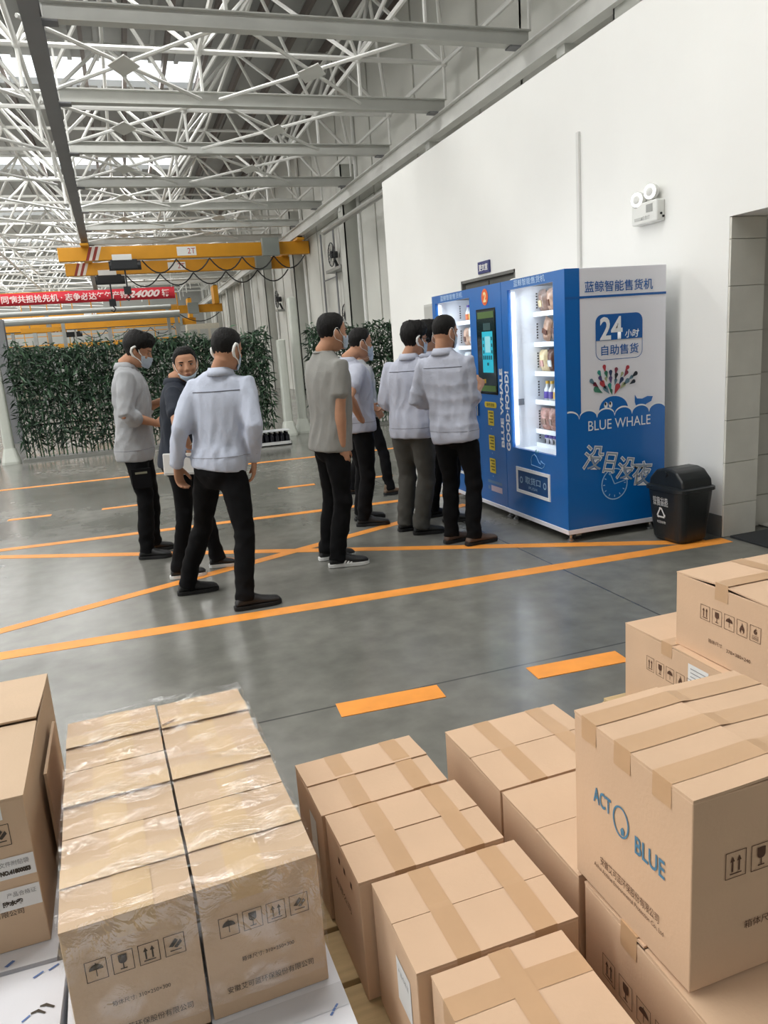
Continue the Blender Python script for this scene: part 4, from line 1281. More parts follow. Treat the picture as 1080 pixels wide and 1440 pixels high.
class Face:
    """printing plane on a carton: o = lower left corner, X to the reader's right, Y up"""
    def __init__(s, parent, o, X, Y):
        s.p, s.o, s.X, s.Y = parent, Vector(o), Vector(X), Vector(Y)
        s.N = s.X.cross(s.Y).normalized()

    def pt(s, u, v, lift=0.0015):
        return s.o + s.X * u + s.Y * v + s.N * lift

    def poly(s, pts, m, name='printed_mark', lift=0.0015):
        return MB().prism(pts, s.pt(0, 0, lift), s.X, s.Y, 0).build(name, m, s.p)

    def text(s, body, u, v, w, h, m, lift=0.0015, **k):
        return text('lettering', body, h, m, s.p, s.pt(u, v, lift), s.X, s.Y, width=w, height=h, **k)

    def quad(s, u0, u1, v0, v1, m, name, lift=0.0012):
        return s.poly([(u0, v0), (u1, v0), (u1, v1), (u0, v1)], m, name, lift)

    def icon(s, kind, u, v, w, h, m):
        """framed handling symbol"""
        mb = MB()
        o = s.pt(u, v)
        t = 0.035 * w
        ring2d(mb, [(0, 0), (w, 0), (w, h), (0, h)], [(t, t), (w - t, t), (w - t, h - t), (t, h - t)], o, s.X, s.Y)
        P = lambda pts: mb.prism([(x * w, y * h) for x, y in pts], o, s.X, s.Y, 0)
        if kind == 'up':
            for x in (0.34, 0.66):
                P([(x - 0.04, 0.24), (x + 0.04, 0.24), (x + 0.04, 0.62), (x - 0.04, 0.62)])
                P([(x - 0.11, 0.62), (x + 0.11, 0.62), (x, 0.82)])
            P([(0.22, 0.14), (0.78, 0.14), (0.78, 0.19), (0.22, 0.19)])
        elif kind == 'glass':
            P([(0.3, 0.85), (0.3, 0.6)] + [(0.5 + 0.2 * math.cos(a), 0.58 + 0.16 * math.sin(a)) for a in np.linspace(math.pi, 2 * math.pi, 9)] + [(0.7, 0.6), (0.7, 0.85)])
            P([(0.475, 0.2), (0.525, 0.2), (0.525, 0.45), (0.475, 0.45)])
            P([(0.34, 0.15), (0.66, 0.15), (0.66, 0.2), (0.34, 0.2)])
        elif kind == 'umbrella':
            P([(0.5 + 0.33 * math.cos(a), 0.52 + 0.27 * math.sin(a)) for a in np.linspace(0, math.pi, 13)])
            P([(0.48, 0.2), (0.52, 0.2), (0.52, 0.86), (0.48, 0.86)])
        elif kind == 'flame':
            P([(0.5, 0.88), (0.58, 0.68), (0.66, 0.6), (0.72, 0.45), (0.7, 0.28), (0.58, 0.15), (0.62, 0.3), (0.5, 0.45), (0.4, 0.3), (0.42, 0.15), (0.3, 0.28), (0.28, 0.45), (0.36, 0.55), (0.4, 0.68), (0.46, 0.66)])
        elif kind == 'hand':
            P([(0.2, 0.45), (0.55, 0.8), (0.68, 0.68), (0.4, 0.4)])
            P([(0.45, 0.38), (0.78, 0.7), (0.86, 0.55), (0.6, 0.32)])
            P([(0.25, 0.2), (0.8, 0.2), (0.8, 0.25), (0.25, 0.25)])
        elif kind == 'six':
            for yy in (0.14, 0.2, 0.27, 0.36):
                P([(0.2, yy), (0.8, yy), (0.8, yy + 0.025), (0.2, yy + 0.025)])
        ob = mb.build('printed_symbol', m, s.p)
        if kind == 'six':
            s.text('6', u + w * 0.5, v + h * 0.66, w * 0.32, h * 0.36, m, thick=0.001)
        return ob


def carton(label, x, y, z, sx, sy, sz, rz=0.0, seam='x', tapes=(), lift=(0.0, 0.0), m=None, group='brown cardboard cartons', gap=0.003, name='carton', tm=None):
    """carton whose near-left bottom corner is at x, y, z; seam = axis the flap seam runs along; tapes = list of
    (axis, position 0..1, half width); lift = how far each flap's free edge stands up"""
    m = m or CARD
    c = empty(name, (x, y, z), rz)
    tag(c, label, 'box', group)
    t = 0.005
    b = MB()
    # walls and bottom in one body, open at the top under the flaps
    b.add([(0, 0, 0), (sx, 0, 0), (sx, sy, 0), (0, sy, 0), (0, 0, sz - t), (sx, 0, sz - t), (sx, sy, sz - t), (0, sy, sz - t),
           (t, t, sz - t), (sx - t, t, sz - t), (sx - t, sy - t, sz - t), (t, sy - t, sz - t), (t, t, sz - 0.03), (sx - t, t, sz - 0.03), (sx - t, sy - t, sz - 0.03), (t, sy - t, sz - 0.03)],
          [(0, 3, 2, 1), (0, 1, 5, 4), (1, 2, 6, 5), (2, 3, 7, 6), (3, 0, 4, 7), (4, 5, 9, 8), (5, 6, 10, 9), (6, 7, 11, 10), (7, 4, 8, 11),
           (8, 9, 13, 12), (9, 10, 14, 13), (10, 11, 15, 14), (11, 8, 12, 15), (12, 13, 14, 15)])
    b.build('carton_body', m, c, bevel=0.004)

    def flap(a0, a1, l, hinge0):
        """flap from a0 to a1 across the seam, free edge lifted by l"""
        mb = MB()
        n = 5
        L = sx if seam == 'x' else sy
        vs, fs = [], []
        for i in range(n):
            u = i / (n - 1)
            a = a0 + (a1 - a0) * u
            hgt = l * (u if hinge0 else 1 - u) ** 1.6
            for e in (0, L):
                for zz in (sz - t + hgt, sz + hgt):
                    vs.append((e, a, zz) if seam == 'x' else (a, e, zz))
        for i in range(n - 1):
            k = 4 * i
            fs += [(k + 1, k + 3, k + 7, k + 5), (k, k + 4, k + 6, k + 2), (k, k + 1, k + 5, k + 4), (k + 2, k + 6, k + 7, k + 3)]
        fs += [(0, 2, 3, 1), (4 * n - 4, 4 * n - 3, 4 * n - 1, 4 * n - 2)]
        if seam != 'x': fs = [f[::-1] for f in fs]
        mb.add(vs, fs)
        mb.build('top_flap', m, c)
    W = sy if seam == 'x' else sx
    flap(0.0, W / 2 - gap / 2, lift[0], True)
    flap(W / 2 + gap / 2, W, lift[1], False)
    def top_h(q):
        """height of the closed flaps at a place across the seam"""
        u = q / (W / 2)
        return sz + (lift[0] * u ** 1.6 if u <= 1 else lift[1] * (2 - u) ** 1.6)
    for i, (ax, pos, hw) in enumerate(tapes):
        ov = 0.045
        up = 0.0010 + 0.0004 * i
        q = MB()
        along = sx if ax == 'x' else sy
        mid = pos * (sy if ax == 'x' else sx)
        prof = [(-0.0012, None)] + [(along * k / 16, k) for k in range(17)] + [(along + 0.0012, None)]
        for u, k in prof:
            for sgn in (-1, 1):
                w_ = mid + sgn * hw
                cross = w_ if ax == 'x' else u
                if ax == seam: cross = min(max(w_, 0), W)
                hgt = top_h(min(max(cross if ax == seam else u, 0), W)) + up if k is not None else sz - ov
                if ax == seam and k is not None: hgt = max(top_h(W / 2 - 0.001), top_h(W / 2 + 0.001)) + up
                q.v.append((u, w_, hgt) if ax == 'x' else (w_, u, hgt))
        for k in range(len(prof) - 1):
            f_ = (2 * k, 2 * k + 2, 2 * k + 3, 2 * k + 1)
            q.f.append(f_ if ax == 'x' else f_[::-1])
        q.build('tape', tm or TAPE, c)
    c_front = Face(c, (0, 0, 0), (1, 0, 0), (0, 0, 1))               # faces -Y
    c_left = Face(c, (0, sy, 0), (0, -1, 0), (0, 0, 1))              # faces -X
    c_top = Face(c, (0, 0, sz), (1, 0, 0), (0, 1, 0))
    return c, c_front, c_left, c_top


WOOD = mat('pallet_wood', 'c2a87c', 0.8, var=0.15, scale=5, bump=0.1, bscale=30, stretch=(1, 8, 8))


def pallet(x, y, sx, sy, h, label, rz=0.0, top_z=None):
    p = empty('pallet', (x, y, 0), rz)
    tag(p, label, 'pallet')
    n = max(4, int(sy / 0.16))
    wdt = sy / n
    for i in range(n):
        MB().box(0, sx, i * wdt + 0.008, (i + 1) * wdt - 0.008, h - 0.02, h - 0.001).build('deck_board', WOOD, p, bevel=0.002)
    for xx in (0, sx / 2 - 0.045, sx - 0.09):
        MB().box(xx, xx + 0.09, 0, sy, 0, h - 0.02).build('bearer', WOOD, p, bevel=0.002)


pallet(-0.86, 0.66, 1.08, 1.95, 0.13, 'wooden pallet under the white cartons and the film-wrapped stack')
pallet(0.275, 0.55, 0.89, 1.37, 0.154, 'wooden pallet in the middle under two columns of plain cartons', math.radians(1.5))
pallet(1.58, 1.0, 0.66, 1.32, 0.154, 'wooden pallet at the right under the pair with handling symbols')

# white cartons below
WC = mat('white_carton', 'dcdde2', 0.5, var=0.02)
WTP = mat('clear_tape', 'cfd0d4', 0.25)
BLP = mat('blue_scribble', '5f79ad', 0.7)


def white_carton(label, x, y, sx, sy, rz=0.0):
    c, fr, lf, tp = carton(label, x, y, 0.131, sx, sy, 0.142, rz, 'x', [('x', 0.5, 0.03)], m=WC, group='flat white cartons', gap=0.002, tm=WTP)
    return c, tp


c, tp = white_carton('flat white carton with valve drawings, nearest one at the lower left corner', -0.86, 1.06, 0.553, 0.545, math.radians(-1.0))


def valve_mark(tp, u, v, s):
    tp.poly([(u, v), (u + 0.012 * s, v + 0.002), (u + 0.030 * s, v - 0.012 * s), (u + 0.027 * s, v - 0.016 * s), (u + 0.012 * s, v - 0.006 * s), (u, v - 0.004 * s)], INK, 'printed_mark')
    tp.poly([(u - 0.016 * s, v - 0.012 * s), (u - 0.002 * s, v - 0.008 * s), (u + 0.014 * s, v - 0.022 * s), (u + 0.011 * s, v - 0.025 * s), (u - 0.004 * s, v - 0.015 * s), (u - 0.016 * s, v - 0.017 * s)], INK, 'printed_mark')
    tp.poly([(u - 0.032 * s, v - 0.028 * s), (u - 0.018 * s, v - 0.016 * s), (u - 0.016 * s, v - 0.02 * s), (u - 0.03 * s, v - 0.032 * s)], BLP, 'printed_mark')


for (u, v, s) in ((0.51, 0.43, 1.0), (0.535, 0.33, 1.0), (0.42, 0.36, 1.0), (0.44, 0.22, 1.0), (0.50, 0.22, 1.0)):
    valve_mark(tp, u, v, s)
for u, v in ((0.485, 0.515), (0.515, 0.525)):
    tp.poly([(u, v), (u + 0.02, v + 0.012), (u + 0.022, v + 0.008), (u + 0.004, v - 0.004)], BLP, 'printed_mark')
c, tp = white_carton('flat white carton under the tall labelled carton at the left', -0.90, 1.62, 0.58, 0.78, math.radians(-1.0))
tp.poly([(0.47, 0.012), (0.485, 0.026), (0.492, 0.022), (0.478, 0.008)], BLP, 'printed_mark')
c, tp = white_carton('flat white carton under the left column of the film-wrapped stack', -0.268, 0.9, 0.255, 0.66, math.radians(2.0))
c, tp = white_carton('flat white carton under the right column of the film-wrapped stack', 0.0, 0.95, 0.262, 0.62, math.radians(2.0))
for u, v in ((0.235, 0.285), (0.228, 0.278), (0.221, 0.270)):
    tp.poly([(u - 0.004, v), (u + 0.003, v + 0.006), (u + 0.006, v + 0.003), (u, v - 0.003)], BLP, 'printed_mark')
c, tp = white_carton('flat white carton under the back row of the film-wrapped stack', -0.278, 1.61, 0.47, 0.56, math.radians(2.6))

# tall carton at the far left, with stickers
c, fr, lf, tp = carton('tall brown carton with two white stickers at the left edge', -0.872, 1.66, 0.2745, 0.535, 0.70, 0.372, math.radians(1.0), 'x', [('y', 0.28, 0.026)], (0.012, 0.022), CARD2, 'brown cardboard cartons')
fr.quad(0.42, 0.533, 0.180, 0.232, STICK, 'sticker')
fr.text('文件附贴袋', 0.492, 0.217, 0.06, 0.013, mat('sticker_grey', '8d8d8d', 0.7), 0.002)
fr.text('NO.41800053', 0.492, 0.196, 0.062, 0.012, INK, 0.002, thick=0.001)
fr.quad(0.40, 0.533, 0.102, 0.155, STICK, 'sticker')
fr.text('产品合格证', 0.495, 0.140, 0.06, 0.012, MATS['sticker_grey'], 0.002)
fr.text('防水袋', 0.475, 0.120, 0.042, 0.014, INK, 0.002, thick=0.001)
fr.text('有限公司', 0.462, 0.095, 0.062, 0.015, INK)
fr.icon('hand', 0.452, 0.262, 0.044, 0.052, INK)
fr.quad(0.40, 0.487, 0.325, 0.358, STICK, 'sticker')
sh_ = empty('cardboard_sheet', (-0.330, 1.90, 0.2745), math.radians(1.0))
tag(sh_, 'stiff brown card sheet standing between the tall carton and the film-wrapped stack', 'sheet')
MB().box(0, 0.006, 0, 0.30, 0, 0.29).build('card', CARD2, sh_, bevel=0.001)
MB().box(0.0062, 0.0075, 0.0, 0.30, 0.0, 0.29).build('liner', CARD, sh_)

# six film-wrapped cartons
RZW = math.radians(2.6)
cw, sw = math.cos(RZW), math.sin(RZW)
WX0, WY0 = -0.249, 1.291
PAPERTAPE = mat('pale_tape', 'c9ab82', 0.3, var=0.04, scale=10)
posn = (('near', 'middle', 'far'), ('left', 'right'))
for i in range(3):
    for j in range(2):
        lx, ly = j * 0.240 + (0.002 if j else 0), i * 0.287
        X = WX0 + lx * cw - ly * sw
        Y = WY0 + lx * sw + ly * cw
        lab = f'film-wrapped brown carton, {posn[0][i]} one of the {posn[1][j]} column'
        c, fr, lf, tp = carton(lab, X, Y, 0.2745, 0.236, 0.283, 0.296 - (0.006 if (i, j) == (2, 1) else 0), RZW, 'x', [('y', 0.42, 0.036), ('x', 0.5, 0.03)] if (i + j) % 2 else [('x', 0.5, 0.03), ('y', 0.55, 0.036)],
                               (0.006, 0.010) if i else (0.008, 0.004), CARD2, 'film-wrapped cartons', 0.004, tm=PAPERTAPE)
        if i == 0:
            for k, ic in enumerate(('umbrella', 'glass', 'up', 'hand')):
                fr.icon(ic, 0.032 + 0.0465 * k, 0.178, 0.038, 0.044, INK)
            fr.text('箱体尺寸: 310×250×300', 0.12, 0.118, 0.105, 0.011, INK)
            fr.text('安徽艾可蓝环保股份有限公司', 0.12, 0.058, 0.175, 0.015, INK)


def film_material():
    m = bpy.data.materials.new('stretch_film')
    m.use_nodes = True
    nt = m.node_tree
    N, L = nt.nodes, nt.links
    N.remove(N['Principled BSDF'])
    tr, gl, mx = N.new('ShaderNodeBsdfTransparent'), N.new('ShaderNodeBsdfGlossy'), N.new('ShaderNodeMixShader')
    lw = N.new('ShaderNodeLayerWeight'); lw.inputs[0].default_value = 0.25
    tc = N.new('ShaderNodeTexCoord')
    mp = N.new('ShaderNodeMapping'); mp.inputs['Scale'].default_value = (1, 2.2, 1); L.new(tc.outputs['Object'], mp.inputs[0])
    n = N.new('ShaderNodeTexNoise'); n.inputs['Scale'].default_value = 15; n.inputs['Detail'].default_value = 3; n.inputs['Distortion'].default_value = 2.2
    L.new(mp.outputs[0], n.inputs[0])
    bp = N.new('ShaderNodeBump'); bp.inputs['Strength'].default_value = 0.7; bp.inputs['Distance'].default_value = 0.012
    L.new(n.outputs[0], bp.inputs['Height'])
    L.new(bp.outputs[0], gl.inputs['Normal']); L.new(bp.outputs[0], lw.inputs['Normal'])
    gl.inputs['Roughness'].default_value = 0.02
    gl.inputs['Color'].default_value = (1, 1, 1, 1)
    ml = N.new('ShaderNodeMath'); ml.operation = 'MULTIPLY'; ml.inputs[1].default_value = 1.0; ml.use_clamp = True
    n7 = N.new('ShaderNodeTexNoise'); n7.inputs['Scale'].default_value = 9; n7.inputs['Detail'].default_value = 3
    L.new(mp.outputs[0], n7.inputs[0])
    r7 = N.new('ShaderNodeMapRange'); r7.interpolation_type = 'SMOOTHSTEP'
    for k_, v_ in enumerate((0.47, 0.62, 0.025, 0.17)): r7.inputs[k_ + 1].default_value = v_
    L.new(n7.outputs[0], r7.inputs[0]); L.new(r7.outputs[0], mx.inputs[0])
    L.new(tr.outputs[0], mx.inputs[1]); L.new(gl.outputs[0], mx.inputs[2])
    L.new(mx.outputs[0], N['Material Output'].inputs[0])
    return m


FILM = film_material()
fm = empty('stretch_film', (WX0, WY0, 0.2745), RZW)
tag(fm, 'clear wrinkled stretch film drawn over the six stacked cartons', 'film')
nx, ny = 34, 60
TWX, TWY = 0.478, 0.857
tb = MB()
for j in range(ny + 1):
    for i in range(nx + 1):
        u, v = i / nx, j / ny
        x, y = -0.003 + (TWX + 0.006) * u, -0.004 + (TWY + 0.008) * v
        z = 0.312 + 0.003 * math.sin(x * 37 + 3 * math.sin(y * 11)) + 0.0025 * math.sin(y * 61 + x * 19) + 0.0015 * rng.normal()
        tb.v.append((x, y, z))
for j in range(ny):
    for i in range(nx):
        if (j % 20) in (2, 3, 13) : continue          # bands of film with bare strips between
        a = j * (nx + 1) + i
        tb.f.append((a, a + 1, a + nx + 2, a + nx + 1))
tb.build('top_film', FILM, fm, smooth=True)
tb = MB()
for j in range(17):
    for i in range(nx + 1):
        u, v = i / nx, j / 16
        tb.v.append((-0.003 + (TWX + 0.006) * u, -0.006 - 0.004 * abs(math.sin(u * 21 + v * 5)) - 0.001 * rng.uniform(), 0.31 - 0.27 * v))
for j in range(16):
    for i in range(nx):
        a = j * (nx + 1) + i
        tb.f.append((a, a + nx + 1, a + nx + 2, a + 1))
tb.build('front_film', FILM, fm, smooth=True)
for s, xx in ((1, TWX + 0.005), (-1, -0.005)):
    tb = MB()
    base = 0
    for j in range(17):
        for i in range(41):
            u, v = i / 40, j / 16
            tb.v.append((xx + s * 0.003 * abs(math.sin(u * 33 + v * 4)), -0.004 + (TWY + 0.008) * u, 0.31 - 0.27 * v))
    for j in range(16):
        for i in range(40):
            a = base + j * 41 + i
            tb.f.append((a, a + 41, a + 42, a + 1) if s < 0 else (a, a + 1, a + 42, a + 41))
    tb.build('side_film', FILM, fm, smooth=True)
fc = empty('cardboard_scrap', (-0.035, 2.0, 0.578), 0.4)
tag(fc, 'small torn brown scrap lying on the film-wrapped stack', 'scrap')
MB().prism([(0, 0), (0.035, 0.004), (0.038, 0.016), (0.004, 0.02)], (0, 0, 0), (1, 0, 0), (0, 1, 0.0), 0.003).build('scrap_piece', CARD, fc)

# middle pallet: two columns of cartons
TW = [('y', 0.31, 0.024), ('y', 0.79, 0.024)]
g = 'cartons on the middle pallet'
c, fr, lf, tp = carton('brown carton at the far left of the middle pallet, crumpled clear tape across it', 0.302, 1.607, 0.155, 0.338, 0.252, 0.294, math.radians(2.6), 'x', TW, (0.004, 0.007), CARD, g)
lf.quad(0.13, 0.19, 0.13, 0.24, STICK, 'sticker')
c, fr, lf, tp = carton('brown carton with a small tear, second from the far end of the left column', 0.316, 1.343, 0.155, 0.345, 0.256, 0.297, math.radians(1.6), 'x', TW, (0.003, 0.004), CARD, g)
tp.poly([(0.285, 0.215), (0.293, 0.222), (0.296, 0.212)], BLACK, 'tear')
lf.text('有限公司', 0.12, 0.17, 0.12, 0.02, INKB)
for u in (0.10, 0.14, 0.19): lf.quad(u, u + 0.012, 0.24, 0.255, INKB, 'printed_mark')
c, fr, lf, tp = carton('brown carton with a white side sticker, third in the left column', 0.345, 1.081, 0.155, 0.337, 0.253, 0.295, math.radians(0.8), 'x', TW, (0.003, 0.002), CARD, g)
lf.quad(0.14, 0.215, 0.14, 0.24, STICK, 'sticker')
lf.text('产品合格证', 0.178, 0.215, 0.055, 0.012, MATS['sticker_grey'], 0.002)
c, fr, lf, tp = carton('narrow brown carton with crossed tape at the bottom edge of the picture', 0.372, 0.715, 0.155, 0.268, 0.356, 0.291, math.radians(0.5), 'y', [('x', 0.78, 0.024), ('y', 0.5, 0.022)], (0.002, 0.002), CARD, g)
c, fr, lf, tp = carton('flat-topped brown carton at the far right of the middle pallet', 0.738, 1.521, 0.155, 0.362, 0.325, 0.294, math.radians(1.6), 'x', TW, (0.004, 0.004), CARD, g)
c, fr, lf, tp = carton('brown carton in front of the far right one, partly under the tall printed box', 0.745, 1.183, 0.155, 0.362, 0.33, 0.294, math.radians(1.0), 'x', [('y', 0.78, 0.022)], (0.004, 0.003), CARD, g)
# right: printed carton on top of another
c, fr, lf, tp = carton('brown carton with handling symbols, supporting the tall printed box', 0.742, 0.775, 0.155, 0.40, 0.392, 0.292, math.radians(-1.0), 'x', [('x', 0.62, 0.025)], (0.004, 0.008), CARD, g)
for k, ic in enumerate(('up', 'glass', 'umbrella', 'flame', 'six')):
    lf.icon(ic, 0.065 + 0.055 * k, 0.125, 0.042, 0.052, INKB)
c, fr, lf, tp = carton('tall brown box with blue printed name, top of the right stack', 0.751, 0.861, 0.4545, 0.395, 0.335, 0.362, math.radians(0.3), 'y', [('x', 0.22, 0.024), ('x', 0.54, 0.024), ('x', 0.85, 0.024)], (0.006, 0.003), CARD, 'printed cartons on the right', 0.003)
zz = 0.664 - 0.4545
lf.text('ACT', 0.093, zz + 0.008, 0.056, 0.034, INKBL, thick=0.0006)
lf.text('BLUE', 0.232, zz - 0.02, 0.08, 0.036, INKBL, thick=0.0006)
MBo = ring2d(MB(), [(0.151 + 0.024 * math.cos(a), zz - 0.002 + 0.032 * math.sin(a)) for a in np.linspace(0, 2 * math.pi, 33)[:-1]], [(0.151 + 0.020 * math.cos(a), zz - 0.002 + 0.028 * math.sin(a)) for a in np.linspace(0, 2 * math.pi, 33)[:-1]], lf.pt(0, 0), lf.X, lf.Y)
MBo.build('emblem_ring', INKBL, c)
lf.poly([(0.150, zz - 0.018), (0.156, zz - 0.010), (0.162, zz - 0.016), (0.160, zz - 0.026), (0.152, zz - 0.028)], INKBL, 'emblem_drop')
lf.text('安徽艾可蓝环保股份有限公司', 0.172, 0.083, 0.172, 0.019, INKB)
lf.text('Anhui Actblue Environmental Protection Co., Ltd', 0.168, 0.062, 0.205, 0.011, INKB)
fr.icon('up', 0.066, 0.197, 0.043, 0.05, INKB)
fr.icon('glass', 0.119, 0.196, 0.043, 0.05, INKB)
fr.icon('umbrella', 0.172, 0.195, 0.043, 0.05, INKB)
fr.icon('flame', 0.225, 0.194, 0.043, 0.05, INKB)
fr.text('箱体尺寸: 378×380×360', 0.20, 0.097, 0.18, 0.016, INKB)
# right back pair
c, fr, lf, tp = carton('lower brown carton of the right back pair with a white sticker', 1.66, 1.785, 0.155, 0.42, 0.50, 0.302, 0.0, 'x', [('x', 0.53, 0.028)], (0.003, 0.004), CARD, 'printed cartons on the right')
for k, ic in enumerate(('up', 'glass', 'umbrella', 'flame', 'six')):
    lf.icon(ic, 0.128 + 0.053 * k, 0.166, 0.042, 0.054, INKB)
lf.quad(0.345, 0.44, 0.15, 0.275, STICK, 'sticker')
for k in range(5): lf.quad(0.357, 0.428 - 0.01 * (k % 2), 0.258 - 0.014 * k, 0.261 - 0.014 * k, MATS['sticker_grey'], 'printed_line', 0.002)
c, fr, lf, tp = carton('upper brown carton of the right back pair with five handling symbols', 1.69, 1.605, 0.4595, 0.42, 0.435, 0.262, 0.0, 'x', [('x', 0.52, 0.028), ('y', 0.6, 0.026)], (0.010, 0.012), CARD, 'printed cartons on the right')
for k, ic in enumerate(('up', 'glass', 'umbrella', 'flame', 'six')):
    lf.icon(ic, 0.118 + 0.053 * k, 0.132, 0.043, 0.051, INKB)
lf.text('箱体尺寸', 0.188, 0.068, 0.062, 0.014, INKB)
lf.text('378×380×240', 0.287, 0.061, 0.1, 0.012, INKB)
c, fr, lf, tp = carton('brown carton next to the lower back one, its top under the overhanging carton', 1.70, 1.33, 0.155, 0.42, 0.42, 0.285, 0.0, 'x', [('x', 0.5, 0.028)], (0.003, 0.004), CARD, 'printed cartons on the right')
# ------------------------------------------------------------------ people
SKIN = mat('skin', 'b98a6d', 0.6, var=0.06, scale=20, spec=0.3)
SKIN2 = mat('skin_tan', 'a87658', 0.5, var=0.06, scale=20)
HAIR = mat('black_hair', '0f0d0b', 0.6, var=0.3, scale=60, bump=0.6, bscale=160, stretch=(1, 1, 0.25), spec=0.25)
MASKM = mat('mask_pale_blue', 'b9c9d8', 0.7, var=0.03, bump=0.25, bscale=50, stretch=(0.2, 0.2, 2.2))
LOOPM = mat('mask_white', 'ecebe6', 0.6)
BLACKTR = mat('black_trousers', '0b0b0d', 0.9, var=0.15, scale=8, bump=0.15, bscale=30, spec=0.2)
GREYTR = mat('dark_grey_trousers', '45443f', 0.85, var=0.12, scale=8, bump=0.2, bscale=30)
SHOEB = mat('shoe_black', '19191a', 0.55, bump=0.1, bscale=80)
SHOET = mat('shoe_taupe', '5d4f47', 0.8, var=0.1, scale=20)
SHOEBR = mat('shoe_brown', '6b5847', 0.8, var=0.1, scale=20)
SOLEB = mat('sole_black', '101011', 0.7)
SOLEW = mat('sole_white', 'd7d7d4', 0.6)
EYEM = mat('eye_dark', '241811', 0.3)
EYEW = mat('eye_white', 'c9beb3', 0.4)
LIPM = mat('lip', '8e5a4a', 0.5)
SEAM = mat('seam_thread', '5b5c66', 0.8)


def V(*a):
    return Vector(a)


def ik(a, b, l1, l2, pole):
    """middle joint of a two-bone limb bending towards pole"""
    d = b - a
    L = min(d.length, (l1 + l2) * 0.999)
    t = d.normalized()
    x = (l1 * l1 - l2 * l2 + L * L) / (2 * L)
    h = math.sqrt(max(1e-6, l1 * l1 - x * x))
    p = pole - t * pole.dot(t)
    p.normalize()
    return a + t * x + p * h


def interp(tab, x):
    xs = [r[0] for r in tab]
    return [float(np.interp(x, xs, [r[k] for r in tab])) for k in range(1, len(tab[0]))]


# head sections: height, half width, half depth, forward shift (for a head 0.235 tall)
HEADT = [(-0.118, .014, .016, .040), (-0.110, .032, .038, .036), (-0.092, .050, .056, .027), (-0.068, .061, .072, .015), (-0.04, .069, .082, .006), (-0.01, .0735, .090, -.002),
         (0.02, .0755, .094, -.006), (0.05, .074, .092, -.008), (0.078, .064, .078, -.010), (0.098, .048, .060, -.010), (0.110, .030, .040, -.010), (0.117, .012, .016, -.010)]


def head_pt(phi, z, off=0.0):
    """point of the head surface, phi = 0 forward, positive towards the person's right"""
    a, b, c = interp(HEADT, z)
    return V((a + off) * math.sin(phi), c + (b + off) * math.cos(phi), z)


def folds(me, amp, seed, f=(14, 7), mask=None):
    """cloth folds: creased ridges running mostly along one direction, pushed along the normals"""
    r = np.random.default_rng(seed)
    n = len(me.vertices)
    co = np.zeros(n * 3); me.vertices.foreach_get('co', co); co = co.reshape(-1, 3)
    no = np.zeros(n * 3); me.vertices.foreach_get('normal', no); no = no.reshape(-1, 3)
    d = np.zeros(n)
    for k in range(7):
        v = r.normal(0, 1, 3); v[2] *= f[1] / f[0] * (1.0 if k % 3 == 2 or f[1] > f[0] else .25)
        v *= f[0] * (0.6 + 0.25 * k) / np.linalg.norm(v + 1e-6)
        w = co + 0.035 * np.sin(co[:, [1, 2, 0]] * r.uniform(8, 18) + r.uniform(0, 6, 3))
        s = np.sin(w @ v + r.uniform(0, 6.28))
        d += (1 - 2 * np.abs(s)) * amp / (1.3 + 0.5 * k)
    if mask is not None: d *= mask(co)
    me.vertices.foreach_set('co', (co + no * d[:, None]).ravel())
    me.update()


def limb_radii(pts, tab):
    """resample a limb path of three joints with radii at fractions of each bone"""
    out, rad = [], []
    a, b, c = pts
    for t, r in tab:
        p = a + (b - a) * t if t <= 1 else b + (c - b) * (t - 1)
        out.append(p); rad.append((r, r) if not isinstance(r, tuple) else r)
    # ease the corner
    return out, rad


def add_hand(mb, W, D, T, side, curl, s=1.0, point=False):
    """palm, four fingers and a thumb. D along the fingers, T towards the thumb, side +1 right / -1 left"""
    D = D.normalized(); T = (T - D * T.dot(D)).normalized()
    Pm = (T.cross(D) if side > 0 else D.cross(T)).normalized()      # out of the palm
    mb.loft([W - D * 0.02 * s, W + D * 0.02 * s, W + D * 0.055 * s, W + D * 0.088 * s], [(.025 * s, .02 * s), (.033 * s, .017 * s), (.039 * s, .016 * s), (.037 * s, .013 * s)], right=T, n=12)
    lens = (.072, .080, .074, .058)
    for k in range(4):
        x = (.029, .010, -.010, -.028)[k]
        c = curl[k + 1] if isinstance(curl, (list, tuple)) else curl
        p = W + D * .086 * s + T * x * s
        pts, ang = [p - D * 0.02 * s, p], 0.0
        for q, fr in enumerate((.45, .32, .23)):
            ang += c * (0.9, 1.1, 0.8)[q]
            dr = D * math.cos(ang) + Pm * math.sin(ang)
            p = p + dr * lens[k] * fr * s
            pts.append(p)
        r = (.0098, .0100, .0096, .0086)[k] * s
        mb.loft(pts, [(r, r), (r, r), (r * .98, r * .98), (r * .92, r * .92), (r * .8, r * .8)], right=T, n=8)
    c = curl[0] if isinstance(curl, (list, tuple)) else curl * 0.6
    p = W + D * .022 * s + T * .026 * s + Pm * .004 * s
    d1 = (T * .75 + D * .75 + Pm * .25).normalized()
    d2 = (T * (.55 - c * .6) + D * .85 + Pm * (.2 + c * .7)).normalized()
    d3 = (T * (.35 - c * .9) + D * .8 + Pm * (.25 + c)).normalized()
    pts = [p - d1 * .012 * s, p + d1 * .02 * s, p + d1 * .036 * s + d2 * .004 * s, p + d1 * .036 * s + d2 * .03 * s, p + d1 * .036 * s + d2 * .03 * s + d3 * .025 * s]
    mb.loft(pts, [(.015 * s, .015 * s), (.0135 * s, .0135 * s), (.0115 * s, .0115 * s), (.011 * s, .011 * s), (.009 * s, .009 * s)], right=Pm, n=8)
    return Pm


